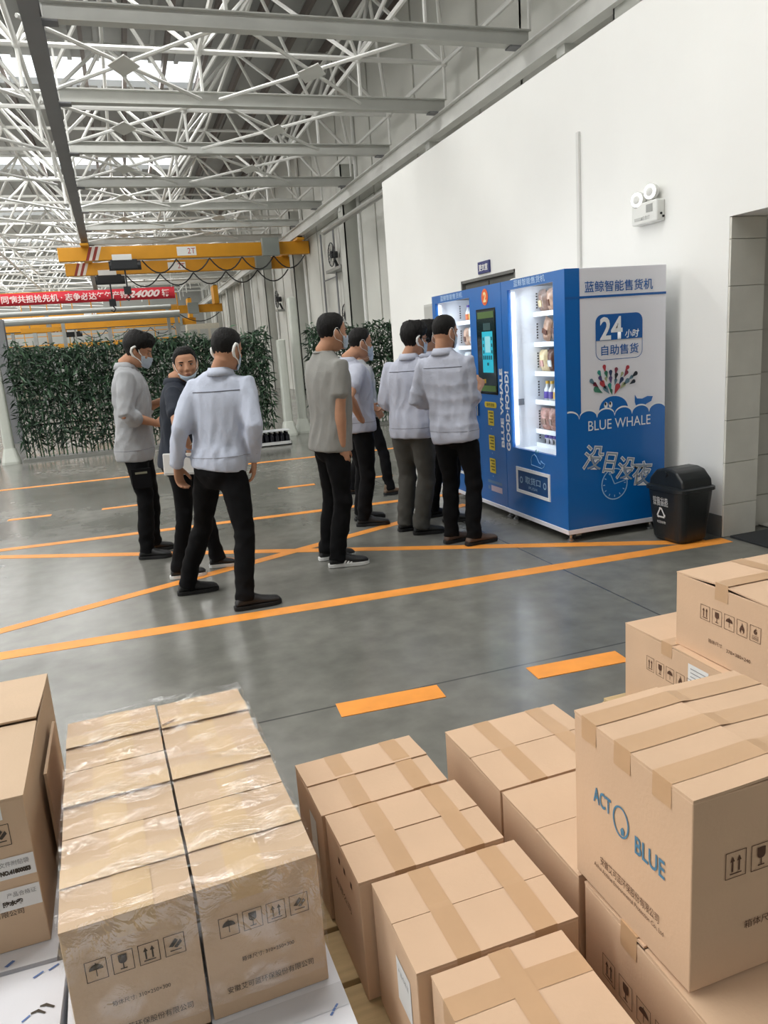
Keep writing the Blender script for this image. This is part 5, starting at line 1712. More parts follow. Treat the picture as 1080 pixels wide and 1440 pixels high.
def shoe(parent, heel, toe, m, sole_m, height=0.106, stripes=None, laces=None, lift=0.0):
    """one shoe standing on the floor from heel point to toe point"""
    h, t = V(*heel, 0), V(*toe, 0)
    L = (t - h).length
    f = (t - h).normalized()
    r = V(f.y, -f.x, 0)
    up = V(0, 0, 1)
    k = L / 0.285
    sec = [(0.012, .026, .052), (0.03, .034, .082), (0.075, .037, .098), (0.125, .040, .092), (0.165, .043, .070), (0.205, .047, .061), (0.24, .046, .055), (0.266, .039, .048), (0.281, .024, .036)]
    mb = MB()
    n = 16
    base = 0
    sole = 0.026
    for y, w, z in sec:
        for i in range(n):
            a = 2 * math.pi * i / n
            ca, sa = math.cos(a), math.sin(a)
            x = w * math.copysign(abs(ca) ** 0.75, ca)
            zz = sole - 0.004 + (z * height / 0.1 - sole + 0.004) * (0.5 + 0.5 * math.copysign(abs(sa) ** 0.8, sa))
            mb.v.append(tuple(h + f * y * k + r * x * (1 - 0.25 * max(0, sa))+ up * zz))
    for j in range(len(sec) - 1):
        for i in range(n):
            i2 = (i + 1) % n
            mb.f.append((j * n + i, j * n + i2, (j + 1) * n + i2, (j + 1) * n + i)[::-1])
    mb.f.append(tuple(range(n))); mb.f.append(tuple((len(sec) - 1) * n + i for i in range(n))[::-1])
    # heel collar
    mb.loft([h + f * .055 * k + up * .06, h + f * .062 * k + up * (.098 * height / .1)], [(.029, .034), (.029, .034)], right=r, n=14)
    sh = mb.build('shoe', m, parent, smooth=True)
    out = []
    ys = [(0.0, .018), (.008, .028), (.03, .036), (.08, .037), (.13, .040), (.18, .046), (.22, .048), (.25, .044), (.275, .030), (.288, .014)]
    poly = [(w, y * k) for y, w in ys] + [(-w, y * k) for y, w in ys[::-1]]
    MB().prism(poly, h + up * 0.0015, r, f, sole).build('sole', sole_m, sh, bevel=0.004)
    if stripes:
        for q in range(3):
            for s in (1, -1):
                y = .118 + .022 * q
                b = MB().bar(h + f * (y - .012) * k + r * s * .0425 + up * .026, h + f * (y + .018) * k + r * s * (.031) + up * (.072 - .006 * q), .0035, .011, up=f)
                b.build('side_stripe', stripes, sh)
    if laces:
        for q in range(3):
            y = .14 + .02 * q
            MB().bar(h + f * y * k + r * .018 + up * (.090 - .011 * q), h + f * (y + .008) * k - r * .018 + up * (.090 - .011 * q), .006, .005).build('lace', laces, sh)
    return sh


PCOUNT = 0


def person(base, h, face, sh_face, neck, head, head_yaw, head_pitch, head_roll, feet, hands, shirt, trousers, shoes, label,
           hair='short', mask='on', fat=1.0, hem=0.82, loops=True, glasses=False, skin=SKIN, collar=True, yoke=False, seed=1, knee_out=0.25, sh_w=1.0, pel=None, leglen=1.0):
    """a clothed standing figure. Everything is given in metres in the hall's own coordinates.
    feet: [(heel, toe) left, right]; hands: {'L','R': dict(w wrist, pole, d finger direction, t thumb direction, curl, sleeve length)}"""
    global PCOUNT
    PCOUNT += 1
    s = h / 1.70
    B = V(*base, 0)
    root = empty('person', B)
    tag(root, label, 'person', 'people queueing at the vending machines')
    Z = V(0, 0, 1)
    fa, fs = math.radians(face), math.radians(sh_face)
    F, R = V(math.cos(fa), math.sin(fa), 0), V(math.sin(fa), -math.cos(fa), 0)
    Fs, Rs = V(math.cos(fs), math.sin(fs), 0), V(math.sin(fs), -math.cos(fs), 0)
    PEL = (V(*pel) if pel else V(base[0], base[1], 0.90 * s)) - B
    NECK = V(*neck) - B
    spine = NECK - PEL
    ax = spine.normalized()
    # ---------------- joints
    hips = {k: PEL + R * sg * .085 * s - Z * .03 * s for k, sg in (('L', -1), ('R', 1))}
    ank, kne, foot = {}, {}, {}
    for k, (he, to) in zip('LR', feet):
        he, to = V(*he, 0) - B, V(*to, 0) - B
        fd = (to - he).normalized()
        ank[k] = he + fd * .07 + Z * .085
        foot[k] = (he, to, fd)
        ll = (ank[k] - hips[k]).length * 1.006
        kne[k] = ik(hips[k], ank[k], .51 * ll, .49 * ll, (fd * .7 + F * .5 + R * (knee_out if k == 'R' else -knee_out)))
    shj = {k: NECK + Rs * sg * .160 * s * sh_w - ax * .078 * s for k, sg in (('L', -1), ('R', 1))}
    arm = {}
    for k in 'LR':
        hd = hands[k]
        w = V(*hd['w']) - B
        e = ik(shj[k], w, .285 * s, .25 * s, V(*hd.get('pole', (0, 0, -1))))
        d = w - e
        if (w - shj[k]).length > .53 * s: w = e + d.normalized() * .25 * s
        arm[k] = (shj[k], e, w)
    # ---------------- trousers
    def torso_frame(f):
        t = max(0, min(1, f))
        r_ = (R * (1 - t) + Rs * t).normalized()
        fw_ = V(-r_.y, r_.x, 0)
        return PEL + spine * f, r_, fw_
    tr = MB()
    pts, rad, rts = [], [], []
    for f, a, b in ((-.20, .120, .10), (-.10, .158, .118), (.0, .158, .116), (.08, .146, .102), (.14, .138, .094)):
        c, r_, fw_ = torso_frame(f)
        pts.append(c - fw_ * .012 * s); rad.append((a * s * fat, b * s * fat)); rts.append(r_)
    tr.loft(pts, rad, right=rts, n=20, p=2.3)
    loose = trousers[1]
    for k in 'LR':
        p, r_ = limb_radii((hips[k] , kne[k], ank[k]), [(-.05, .088 * s), (.25, .088 * s), (.6, .076 * s), (.95, .064 * s), (1.05, .066 * s), (1.35, .065 * s), (1.7, .062 * s), (2.0, .063 * s)])
        p[-1] = ank[k] + Z * -.030
        r_ = [(q[0] * (fat ** .5) * loose, q[1] * (fat ** .5) * loose) for q in r_]
        tr.loft(p, r_, right=R, n=16, flat=True)
    me = union_mesh(tr, .0125, 3)
    folds(me, .0050, seed + 3, (24, 46), lambda c: 0.35 + 0.9 * np.exp(-((c[:, 2] - .12) / .12) ** 2) + 0.7 * np.exp(-((c[:, 2] - .47 * s) / .12) ** 2) + .5 * np.exp(-((c[:, 2] - .8 * s) / .08) ** 2))
    trob = link('trousers', me, trousers[0], root, True)
    # ---------------- shirt
    sm, style = shirt[0], shirt[1]
    jacket = style == 'jacket'
    st = MB()
    gain = (1.05 if jacket else 1.02) * fat
    tab = [(-.30, .172, .130, -.012), (-.15, .176, .132, -.010), (0.0, .174, .130, -.006), (.22, .166, .122, .004), (.48, .176, .126, .008), (.70, .184, .124, .004), (.82, .178, .108, -.004), (.90, .156, .090, -.010), (.96, .108, .074, -.012), (1.02, .070, .068, -.010)]
    f_h = (hem - PEL.z) / max(.3, spine.z)
    pts, rad, rts = [], [], []
    fl = list(np.linspace(f_h, 1.02, 13)) + [.82, .90, .96]
    for f in sorted(fl):
        a, b, o = interp(tab, f)
        c, r_, fw_ = torso_frame(f)
        g = gain if f < .8 else 1 + (gain - 1) * max(0, (1 - f) / .2)
        low = 1.0
        if jacket: low = 1.0 + .035 * math.exp(-((f - f_h - .14) / .10) ** 2) - (.03 if f - f_h < .07 else 0)
        pts.append(c + fw_ * o * s); rad.append((a * s * g * low * (sh_w if f > .6 else 1), b * s * g * low)); rts.append(r_)
    st.loft(pts, rad, right=rts, n=24, p=2.35, flat=True)
    for k in 'LR':
        sj, e, w = arm[k]
        L_ = hands[k].get('sleeve', 'long')
        inw = sj - Rs * (.05 if k == 'R' else -.05) * s - ax * .01 * s
        wide = 1.08 if jacket else 1.0
        if L_ == 'short':
            p, r_ = limb_radii((sj, e, w), [(0, .060 * s), (.25, .063 * s), (.55, .064 * s), (.66, .065 * s)])
        elif L_ == 'rolled':
            p, r_ = limb_radii((sj, e, w), [(0, .061 * s), (.3, .064 * s), (.7, .062 * s), (.98, .060 * s), (1.12, .060 * s), (1.3, .058 * s), (1.36, .060 * s)])
        else:
            p, r_ = limb_radii((sj, e, w), [(0, .060 * s), (.3, .061 * s), (.7, .058 * s), (.98, .055 * s), (1.1, .054 * s), (1.4, .050 * s), (1.75, .044 * s), (1.82, .041 * s), (1.95, .041 * s)])
        st.loft([inw] + p, [(.058 * s, .060 * s)] + [(q[0] * wide * fat ** .4, q[1] * wide * fat ** .4) for q in r_], right=Fs, n=14)
    me = union_mesh(st, .0115, 3)
    folds(me, .0062 if jacket else .0045, seed, (30, 14) if jacket else (26, 20), lambda c: (0.55 + 0.45 * np.clip((NECK.z - .12 * s - c[:, 2]) / .2, 0, 1)) * np.clip(.3 + (c[:, 2] - hem) / .16, .3, 1))
    shob = link('shirt', me, sm, root, True)
    bvh = BVHTree.FromPolygons([v.co.copy() for v in me.vertices], [tuple(q.vertices) for q in me.polygons])
    if yoke:
        line = []
        for u in np.linspace(-.145, .145, 25):
            c, r_, fw_ = torso_frame(.80)
            o = c + Rs * u * s - Fs * .5
            hit = bvh.ray_cast(o, Fs)
            if hit[0] is not None and (hit[0] - c - Rs * u * s).length < .25: line.append(hit[0] - Fs * .001)
        if len(line) > 3: MB().tube(line, .0028, 5).build('yoke_seam', SEAM, shob)
    if jacket:
        # hem band line
        line = []
        for a in np.linspace(0, 2 * math.pi, 49)[:-1]:
            c, r_, fw_ = torso_frame(f_h + .085 / max(.3, spine.z))
            d = r_ * math.cos(a) + fw_ * math.sin(a)
            hit = bvh.ray_cast(c + d * .6, -d)
            if hit[0] is not None and (hit[0] - c).length < .26: line.append(hit[0] + d * .0008)
        if len(line) > 10: MB().tube(line, .0020, 5, closed=True).build('hem_seam', mat('seam_grey', '8a8b93', 0.8), shob)
    if collar:
        cr = MB()
        nk = NECK + ax * .005 * s
        n = 28
        rings = []
        for lvl, (dz, ra, rb, dn) in enumerate(((-.030, .074, .074, 0.0), (-.002, .065, .068, 0.0), (.017, .061, .065, .0), (.020, .065, .069, 0.), (-.002, .076, .079, 0), (-.026, .085, .087, 0))):
            for i in range(n):
                a = 2 * math.pi * i / n
                front = max(0, math.sin(a)) ** 3
                p = nk + Rs * ra * s * math.cos(a) + Fs * (rb * s * math.sin(a) - .014 * s) + Z * (dz - .045 * front * (1 if dz > 0 else .5)) * s
                cr.v.append(tuple(p))
        for l in range(5):
            for i in range(n):
                i2 = (i + 1) % n
                cr.f.append((l * n + i, l * n + i2, (l + 1) * n + i2, (l + 1) * n + i))
        co = cr.build('collar', sm, shob, smooth=True)
        so = co.modifiers.new('thick', 'SOLIDIFY'); so.thickness = .004
    else:
        nr = [NECK + ax * (.008 * s) + Rs * .066 * s * math.cos(a) + Fs * (.067 * math.sin(a) - .012) * s - Z * .022 * max(0, math.sin(a)) * s for a in np.linspace(0, 2 * math.pi, 29)[:-1]]
        MB().tube(nr, .0075, 8, closed=True).build('neckband', sm, shob, smooth=True)
    # ---------------- body: one continuous surface
    bd = MB()
    pts, rad, rts = [], [], []
    for f in (-.12, .05, .3, .55, .75, .86, .94, 1.0):
        a, b, o = interp(tab, f)
        c, r_, fw_ = torso_frame(f)
        pts.append(c + fw_ * o * s); k_ = .82 if f < .8 else .66
        rad.append((a * s * k_ * min(fat, 1.05), b * s * k_ * min(fat, 1.05))); rts.append(r_)
    bd.loft(pts, rad, right=rts, n=18, p=2.2)
    for k in 'LR':
        p, r_ = limb_radii((hips[k], kne[k], ank[k]), [(0, .072 * s), (.5, .062 * s), (1, .048 * s), (1.35, .048 * s), (1.8, .034 * s), (2, .034 * s)])
        bd.loft(p, r_, right=R, n=12)
        he, to, fd = foot[k]
        bd.loft([he + fd * .045 + Z * .05, he + fd * .12 + Z * .052, he + fd * .2 + Z * .04], [(.026, .026), (.028, .022), (.026, .014)], right=V(fd.y, -fd.x, 0), n=10)
        sj, e, w = arm[k]
        sg = 1 if k == 'R' else -1
        p, r_ = limb_radii((sj, e, w), [(0, .042 * s), (.35, .046 * s), (.8, .041 * s), (1.0, .039 * s), (1.25, .041 * s), (1.6, .034 * s), (1.95, .026 * s)])
        bd.loft([sj - Rs * sg * .025 * s - Z * .012 * s] + p, [(.036 * s, .036 * s)] + r_, right=Fs, n=14)
        hd = hands[k]
        D = V(*hd['d']) if 'd' in hd else (w - e)
        add_hand(bd, w, D, V(*hd.get('t', tuple(Fs))), sg, hd.get('curl', .35), s)
    # head
    hy, hp, hr = math.radians(head_yaw), math.radians(head_pitch), math.radians(head_roll)
    hf = V(math.cos(hy) * math.cos(hp), math.sin(hy) * math.cos(hp), math.sin(hp))
    hrt = V(math.sin(hy), -math.cos(hy), 0)
    hup = hrt.cross(hf).normalized()
    if hr:
        hrt, hup = (hrt * math.cos(hr) + hup * math.sin(hr)), (hup * math.cos(hr) - hrt * math.sin(hr))
    HC = V(*head) - B
    hs = s * .98
    H = lambda v: HC + (hrt * v[0] + hf * v[1] + hup * v[2]) * hs
    pts = [H((0, c, z)) for z, a, b, c in HEADT]
    bd.loft(pts, [(a * hs, b * hs) for z, a, b, c in HEADT], right=hrt, n=24, p=2.15, cap=False)
    bd.loft([NECK - ax * .07 * s - Fs * .012 * s, NECK + ax * .02 * s - Fs * .012 * s, H((0, -.022, -.06)), H((0, -.02, -.02))], [(.050 * s, .052 * s), (.054 * s, .057 * s), (.055 * hs, .06 * hs), (.05 * hs, .05 * hs)], right=Rs, n=16)
    bd.loft([H((0, .078, .018)), H((0, .092, -.012)), H((0, .103, -.034))], [(.008, .008), (.0095, .011), (.014, .012)], right=hrt, n=10)
    for x in (-1, 1):
        bd.ball(H((x * .012, .092, -.037)), (.008, .010, .007), hrt, hf, hup, 8, 6)
        ec, ef = H((x * .078, -.012, -.012)), (hf * .85 + hrt * x * .5).normalized()
        bd.ball(ec, (.007, .019, .032), hrt, hf, hup, 10, 8)
        bd.ball(H((x * .085, -.020, -.006)), (.006, .014, .026), hrt, hf, hup, 10, 8)
        bd.ball(H((x * .042, .064, -.028)), (.018, .017, .020), hrt, hf, hup, 10, 6)       # cheek
        bd.ball(H((x * .032, .078, .020)), (.022, .011, .007), hrt, hf, hup, 10, 6)       # brow ridge
    bd.ball(H((0, .080, -.066)), (.024, .014, .014), hrt, hf, hup, 10, 6)
    bd.ball(H((0, .076, -.098)), (.020, .014, .014), hrt, hf, hup, 10, 6)
    me = union_mesh(bd, .0068, 2)
    body = link('body', me, skin, root, True)
    body['label'] = 'skin, head and hands'
    bvb = BVHTree.FromPolygons([v.co.copy() for v in me.vertices], [tuple(q.vertices) for q in me.polygons])

    def on_face(v, lift=0.0):
        o = H((v[0], .3, v[2]))
        hit = bvb.ray_cast(o, -hf)
        return (hit[0] + hf * lift) if hit[0] is not None else H(v)
    # face
    for x in (-1, 1):
        c = on_face((x * .033, 0, .000), -.002)
        ey = MB().ball(c, (.0142, .0040, .0046), (hrt + hup * .10 * x).normalized(), hf, hup, 12, 6).build('eye', EYEW, root, True)
        MB().ball(c + hf * .0022, (.0056, .0032, .0050), hrt, hf, hup, 10, 6).build('iris', EYEM, ey, True)
        MB().ball(c + hup * .0050 + hf * .001, (.0165, .0045, .0026), (hrt + hup * .08 * x).normalized(), hf, hup, 10, 6).build('eyelid', EYEM, ey, True)
        bl = [on_face((x * (.018 + .034 * t), 0, .020 + .003 * math.sin(t * 2.4)), .0005) for t in np.linspace(0, 1, 6)]
        MB().loft(bl, [(.002, .0032), (.002, .0042), (.002, .0042), (.002, .0038), (.002, .003), (.0015, .0015)], right=hf, n=8).build('eyebrow', HAIR, root, True)
    if mask != 'on':
        c = on_face((0, 0, -.068), -.001)
        MB().ball(c + hup * .003, (.021, .0045, .0035), hrt, hf, hup, 12, 6).ball(c - hup * .003, (.017, .005, .0045), hrt, hf, hup, 12, 6).build('lips', LIPM, root, True)
    # hair
    th = {'short': .010, 'full': .028, 'buzz': .0055}[hair]
    fr_z = {'short': .074, 'full': .050, 'buzz': .070}[hair]
    hm = MB()
    nph, nv = 56, 12
    r = np.random.default_rng(seed + 11)
    for j in range(nv + 1):
        u = j / nv
        for i in range(nph):
            ph = -math.pi + 2 * math.pi * i / nph
            ap = abs(ph)
            zl = float(np.interp(ap, [0, .7, 1.05, 1.3, 1.5, 1.62, 1.75, 2.1, 2.6, 3.15], [fr_z, fr_z - .002, fr_z - .022, .030, -.022, -.022, -.004, -.030 if hair != 'full' else -.045, -.086, -.092]))
            zz = zl + (.1165 - zl) * math.sin(u * math.pi / 2)
            up_ = max(0, zz) / .117
            t = (.0015 + th * min(1, u * 3.0 + .12)) * (.75 + .5 * up_) * (1 + .25 * r.normal() * ((.35 if hair != 'buzz' else .2) if j else .0))
            p = head_pt(ph, zz, max(.001, t) + .0015)
            p.z += th * 1.1 * max(0, (zz - .06) / .057) + (r.normal() * th * .12 if 0 < j else 0)
            if j == nv: p = V(0, -.01, .1185 + th * 1.15)
            hm.v.append(tuple(H(p)))
    for j in range(nv):
        for i in range(nph):
            i2 = (i + 1) % nph
            hm.f.append((j * nph + i, (j + 1) * nph + i, (j + 1) * nph + i2, j * nph + i2)[::-1])
    base_i = len(hm.v)
    for i in range(nph):
        ph = -math.pi + 2 * math.pi * i / nph
        v = hm.v[i]
        hm.v.append(tuple(Vector(v) + (HC - Vector(v)).normalized() * .014))
    for i in range(nph):
        i2 = (i + 1) % nph
        hm.f.append((i, i2, base_i + i2, base_i + i)[::-1])
    hb = hm.build('hair', HAIR, root, True)
    # mask
    if mask:
        z1, z0 = (-.022, -.112) if mask == 'on' else (-.083, -.132)
        mk = MB()
        na, nz = 21, 11
        for j in range(nz):
            v = j / (nz - 1)
            for i in range(na):
                u = i / (na - 1) * 2 - 1
                ph = u * 1.18
                zz = z0 + (z1 - z0) * v - (.006 * u * u if mask == 'on' else -.030 * u * u) + (.016 * (1 - v) * u * u)
                bul = .006 + .020 * math.exp(-(u / .33) ** 2) * (1 if mask == 'on' else .35) + .0016 * math.sin(v * 19)
                mk.v.append(tuple(H(head_pt(ph, max(-.112, zz), bul) + V(0, 0, min(0, zz + .112)))))
        for j in range(nz - 1):
            for i in range(na - 1):
                a = j * na + i
                mk.f.append((a, a + na, a + na + 1, a + 1))
        mo = mk.build('face_mask', MASKM, root, True)
        sdf = mo.modifiers.new('thick', 'SOLIDIFY'); sdf.thickness = .0025
        for x in (-1, 1):
            lw = .0046 if loops else .0022
            zt, zb = (-.028, -.082) if mask == 'on' else (-.042, -.062)
            lp = [head_pt(x * 1.12, zt, .006), head_pt(x * 1.35, zt + .018, .007), V(x * .083, -.004, .026), V(x * .088, -.022, .026), V(x * .092, -.040, .004), V(x * .088, -.040, -.022), V(x * .080, -.022, -.046), head_pt(x * 1.4, -.062, .005), head_pt(x * 1.12, zb, .006)]
            q = [H(p) for p in lp]
            fine = []
            for i in range(len(q) - 1):
                for t in (0, .5): fine.append(q[i].lerp(q[i + 1], t))
            fine.append(q[-1])
            ear = [lw * (1.9 if (loops and 4 <= i <= 12) else .8) for i in range(len(fine))]
            MB().tube(fine, ear, 8).build('ear_loop', LOOPM, mo, True)
    if glasses:
        g = MB()
        for x in (-1, 1):
            c = H((x * .034, .100, -.002))
            g.tube([c + hrt * .024 * math.cos(a) + hup * .018 * math.sin(a) for a in np.linspace(0, 2 * math.pi, 19)[:-1]], .0022, 5, closed=True)
            g.tube([H((x * .058, .098, .004)), H((x * .078, .06, .004)), H((x * .083, -.01, .006)), H((x * .082, -.03, -.006))], .0024, 5)
        g.tube([H((-.011, .101, .002)), H((0, .104, .004)), H((.011, .101, .002))], .002, 5)
        g.build('glasses', DARKM, root)
    for k, (he, to) in zip('LR', feet):
        shoe(root, (he[0] - base[0], he[1] - base[1]), (to[0] - base[0], to[1] - base[1]), *shoes)
    return dict(root=root, B=B, arm=arm, H=H, shirt=shob, trousers=trob, bvh=bvh, torso=torso_frame, hf=hf, hrt=hrt, hup=hup, Fs=Fs, Rs=Rs, R=R, F=F, s=s, kne=kne, hips=hips)


GREYSH = mat('work_shirt_grey', 'a9abae', 0.8, var=0.04, scale=6, bump=0.2, bscale=70)
BLUESH = mat('work_shirt_pale_blue', 'bcc3d3', 0.8, var=0.04, scale=6, bump=0.2, bscale=70)
LAVSH = mat('work_shirt_lavender', 'b6bac8', 0.8, var=0.04, scale=6, bump=0.2, bscale=70)
NAVY = mat('navy_polo', '1e2531', 0.85, var=0.1, scale=10, bump=0.15, bscale=80)
TEE = mat('grey_tshirt', '8f8e89', 0.9, var=0.05, scale=12, bump=0.15, bscale=90)

# far left: grey work shirt, head bowed, forearms raised in front
p1 = person((0.0, 6.26), 1.76, -12, -8, (0.018, 6.258, 1.525), (0.118, 6.235, 1.632), -10, -22, 0,
            [((-0.045, 6.40), (0.19, 6.42)), ((-0.10, 6.20), (0.15, 6.13))],
            {'L': dict(w=(0.26, 6.33, 1.24), pole=(-0.3, 0.5, -1), d=(0.9, -0.2, 0.1), t=(0, 0, 1), curl=.55, sleeve='rolled'),
             'R': dict(w=(0.17, 6.13, 1.075), pole=(-.55, -.5, -.8), d=(1, 0.15, -.02), t=(0, 0.1, 1), curl=.6, sleeve='rolled')},
            (GREYSH, 'jacket'), (BLACKTR, 1.0), (SHOEB, SOLEB), 'man in grey work shirt with bowed head and mask, leftmost in the queue',
            hair='full', hem=0.80, seed=5, loops=True, fat=1.03, pel=(-0.005, 6.265, 0.93))
# navy polo, looking back at the camera
p2 = person((0.27, 5.53), 1.66, 0, -14, (0.330, 5.525, 1.398), (0.400, 5.49, 1.508), -92, -2, -4,
            [((0.395, 5.62), (0.60, 5.59)), ((0.10, 5.47), (0.36, 5.46))],
            {'L': dict(w=(0.50, 5.66, 0.95), pole=(-.6, .3, -.5), curl=.5, sleeve='short', t=(1, 0, 0.2)),
             'R': dict(w=(0.344, 5.352, 0.954), pole=(-.2, -.9, 0), d=(.25, 0.0, -1), t=(1, -.1, 0.15), curl=.75, sleeve='short')},
            (NAVY, 'tee'), (BLACKTR, .95), (SHOEB, SOLEW), 'man in navy polo looking back at the camera, mask under his chin',
            hair='short', mask='chin', hem=0.80, seed=15, loops=False, fat=1.02)
# pale blue shirt, back to the camera, stepping to the right
p3 = person((0.47, 4.76), 1.715, 48, 66, (0.545, 4.735, 1.455), (0.597, 4.715, 1.583), 40, -14, 0,
            [((0.125, 5.05), (0.40, 5.045)), ((0.437, 4.535), (0.735, 4.55))],
            {'L': dict(w=(0.222, 4.83, 0.895), pole=(-.45, -.9, 0), d=(0.05, 0.05, -1), t=(.7, .7, 0), curl=.5, sleeve='long'),
             'R': dict(w=(0.682, 4.69, 0.90), pole=(.05, -.9, .1), d=(-.12, .05, -1), t=(.3, .9, 0), curl=.4, sleeve='long')},
            (BLUESH, 'jacket'), (BLACKTR, 1.04), (SHOEB, SOLEB), 'man in pale blue work shirt seen from behind, stepping to the right',
            hair='short', hem=0.865, seed=23, yoke=True, fat=1.0, loops=True, pel=(0.475, 4.755, 0.90))
# grey T-shirt
p4 = person((1.325, 5.19), 1.795, 8, 18, (1.325, 5.19, 1.515), (1.385, 5.175, 1.652), 14, -2, 0,
            [((1.175, 5.34), (1.46, 5.345)), ((1.195, 5.125), (1.49, 5.085))],
            {'L': dict(w=(1.37, 5.47, 0.86), pole=(-.5, .8, 0), curl=.6, sleeve='short'),
             'R': dict(w=(1.345, 5.03, 0.845), pole=(-.8, -.4, 0), d=(.18, 0.03, -1), t=(1, 0.1, 0.1), curl=.85, sleeve='short')},
            (TEE, 'tee'), (BLACKTR, 1.0), (SHOEB, SOLEW, 0.112, mat('stripe_white_shoe', 'e6e6e3', 0.5), BLACK), 'man in grey T-shirt and three-striped black trainers standing in profile',
            hair='short', hem=0.845, seed=31, collar=False, loops=False, fat=1.03, pel=(1.315, 5.195, 0.93))
# lavender short-sleeved shirt, hand on hip
p5 = person((1.87, 6.24), 1.72, 4, 8, (1.80, 6.255, 1.435), (1.905, 6.235, 1.570), 4, -6, 0,
            [((1.78, 6.43), (2.07, 6.425)), ((1.735, 6.225), (2.02, 6.145))],
            {'L': dict(w=(2.0, 6.46, 1.02), pole=(-.5, .8, -.4), curl=.5, sleeve='short'),
             'R': dict(w=(1.80, 6.055, 0.955), pole=(-.7, -.7, .0), d=(.75, .35, -.45), t=(.2, .3, 1), curl=.4, sleeve='short')},
            (LAVSH, 'jacket'), (BLACKTR, 1.04), (SHOEB, SOLEB), 'man in short-sleeved lavender work shirt with hand on hip and pale mask',
            hair='short', hem=0.835, seed=47, loops=False, fat=1.06, pel=(1.835, 6.245, 0.91))
# grey trousers, glasses, back three-quarter
p6 = person((2.13, 5.71), 1.70, 42, 56, (2.135, 5.71, 1.435), (2.188, 5.69, 1.567), 12, -4, 0,
            [((1.985, 5.83), (2.24, 5.83)), ((2.055, 5.66), (2.315, 5.60))],
            {'L': dict(w=(2.20, 5.87, 1.02), pole=(-.2, .2, -1), d=(.5, -.6, -.2), curl=.5, sleeve='rolled'),
             'R': dict(w=(2.30, 5.73, 0.90), pole=(.1, -.4, -.3), d=(.1, .7, -.1), curl=.5, sleeve='rolled')},
            (LAVSH, 'jacket'), (GREYTR, 1.16), (SHOEB, SOLEB), 'man with glasses and grey trousers, second from the blue machines',
            hair='full', hem=0.80, seed=58, yoke=True, glasses=True, fat=1.06)
# man touching the screen
p7 = person((2.33, 5.19), 1.735, 42, 50, (2.225, 5.225, 1.462), (2.245, 5.22, 1.602), 20, -6, 0,
            [((2.16, 5.25), (2.42, 5.30)), ((2.275, 5.10), (2.555, 5.145))],
            {'L': dict(w=(2.31, 5.43, 1.07), pole=(-.5, .2, -1), d=(.7, .1, 0.1), curl=.6, sleeve='rolled'),
             'R': dict(w=(2.535, 5.295, 1.178), pole=(-.1, -.2, -1), d=(.4, .5, .45), t=(-.3, .5, .8), curl=[.5, .35, .75, .8, .85], sleeve='rolled')},
            (LAVSH, 'jacket'), (BLACKTR, 1.02), (SHOET, SOLEB), 'man in lavender work shirt reaching towards the touch screen',
            hair='buzz', hem=0.80, seed=66, yoke=True, loops=False, fat=0.99, pel=(2.275, 5.205, 0.91))
# mostly hidden behind the two at the screen
p8 = person((2.53, 6.04), 1.68, 20, 25, (2.42, 6.03, 1.435), (2.441, 6.012, 1.578), 15, -6, 0,
            [((2.37, 6.15), (2.63, 6.18)), ((2.43, 5.93), (2.66, 5.86))],
            {'L': dict(w=(2.64, 6.22, 1.05), pole=(-.5, .6, -.5), curl=.5), 'R': dict(w=(2.68, 5.95, 1.05), pole=(-.3, -.4, -1), curl=.5)},
            (LAVSH, 'tee'), (BLACKTR, 1.0), (SHOEB, SOLEB), 'dark-haired man mostly hidden between the two men at the screen', hair='full', hem=0.82, seed=71, mask='on', loops=False, fat=.95)
p9 = person((2.29, 7.53), 1.63, 10, 10, (2.27, 7.53, 1.385), (2.325, 7.53, 1.50), 0, -4, 0,
            [((2.05, 7.68), (2.28, 7.70)), ((2.385, 7.385), (2.60, 7.40))],
            {'L': dict(w=(2.38, 7.75, .92), pole=(-.5, .6, -.3), curl=.5), 'R': dict(w=(2.36, 7.33, .90), pole=(-.6, -.6, 0), curl=.5)},
            (GREYSH, 'jacket'), (BLACKTR, 1.0), (SHOEBR, SOLEB), 'man in black trousers and brown shoes hidden behind the man with hand on hip', hair='short', hem=0.82, seed=82, fat=.96)

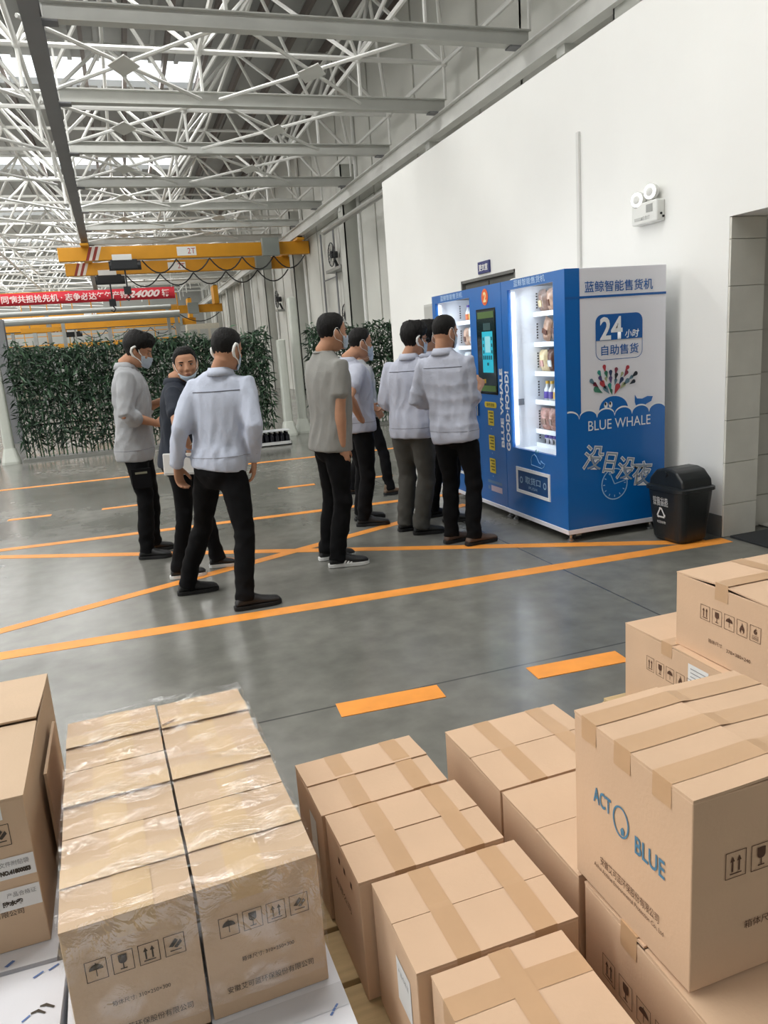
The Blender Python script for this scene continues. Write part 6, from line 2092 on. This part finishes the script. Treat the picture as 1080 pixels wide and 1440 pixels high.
# things on the clothes and in the hands
lab = MB().box(-.045, .045, -.002, .002, -.008, .008)
bv = BVHTree.FromPolygons([v.co.copy() for v in p1['trousers'].data.vertices], [tuple(q.vertices) for q in p1['trousers'].data.polygons])
hit = bv.ray_cast(p1['hips']['R'] + V(.03, -.5, -.19), V(0, 1, 0))
if hit[0] is not None:
    lb = lab.build('pocket_label', mat('label_khaki', '7c7a66', 0.8), p1['trousers'])
    lb.location = hit[0] - V(0, .004, 0)
pk = MB().box(-.075, .075, -.006, .006, -.105, .055)
if hit[0] is not None:
    o = pk.build('cargo_pocket', BLACKTR, p1['trousers'], bevel=.005)
    o.location = hit[0] + V(0, .001, -.02)
ph = empty('phone', (0.315, 6.165, 1.115), 0)
ph.rotation_euler = (math.radians(-25), math.radians(-35), 0)
tag(ph, 'dark phone in the hand of the man with bowed head', 'phone')
MB().box(-.075, .075, -.036, .036, -.004, .004).build('case', DARKM, ph, bevel=.003)
MB().box(-.07, .07, -.033, .033, .004, .005).build('screen', mat('phone_glass', '15181c', 0.1), ph)
pp = empty('paper_packet', (0.262, 5.352, 0.842), math.radians(-10))
pp.rotation_euler = (0, math.radians(3), math.radians(-10))
tag(pp, 'white paper packet held low by the man in the navy polo', 'packet')
MB().box(-.105, .105, -.012, .012, -.075, .075).build('packet_body', mat('paper_white', 'e7e7e3', 0.6), pp, bevel=.006)
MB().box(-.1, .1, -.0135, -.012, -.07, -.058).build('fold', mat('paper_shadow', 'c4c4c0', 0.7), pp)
rt = p7['arm']['R'][2] + p7['B']
tk = empty('ticket', (rt.x + .075, rt.y + .06, rt.z + .035), .4)
tag(tk, 'small yellow packet between the fingers of the man at the screen', 'packet')
MB().box(-.018, .018, -.003, .003, -.016, .016).build('wrapper', PC[6], tk, bevel=.001)
br = MB().tube([p2['arm']['R'][2].lerp(p2['arm']['R'][1], .10) + V(.030 * math.cos(a), .030 * math.sin(a), .004 * math.cos(a)) for a in np.linspace(0, 2 * math.pi, 19)[:-1]], .005, 6, closed=True)
br.build('bracelet', mat('bracelet_pale', 'c9c4b8', 0.4), p2['root'])
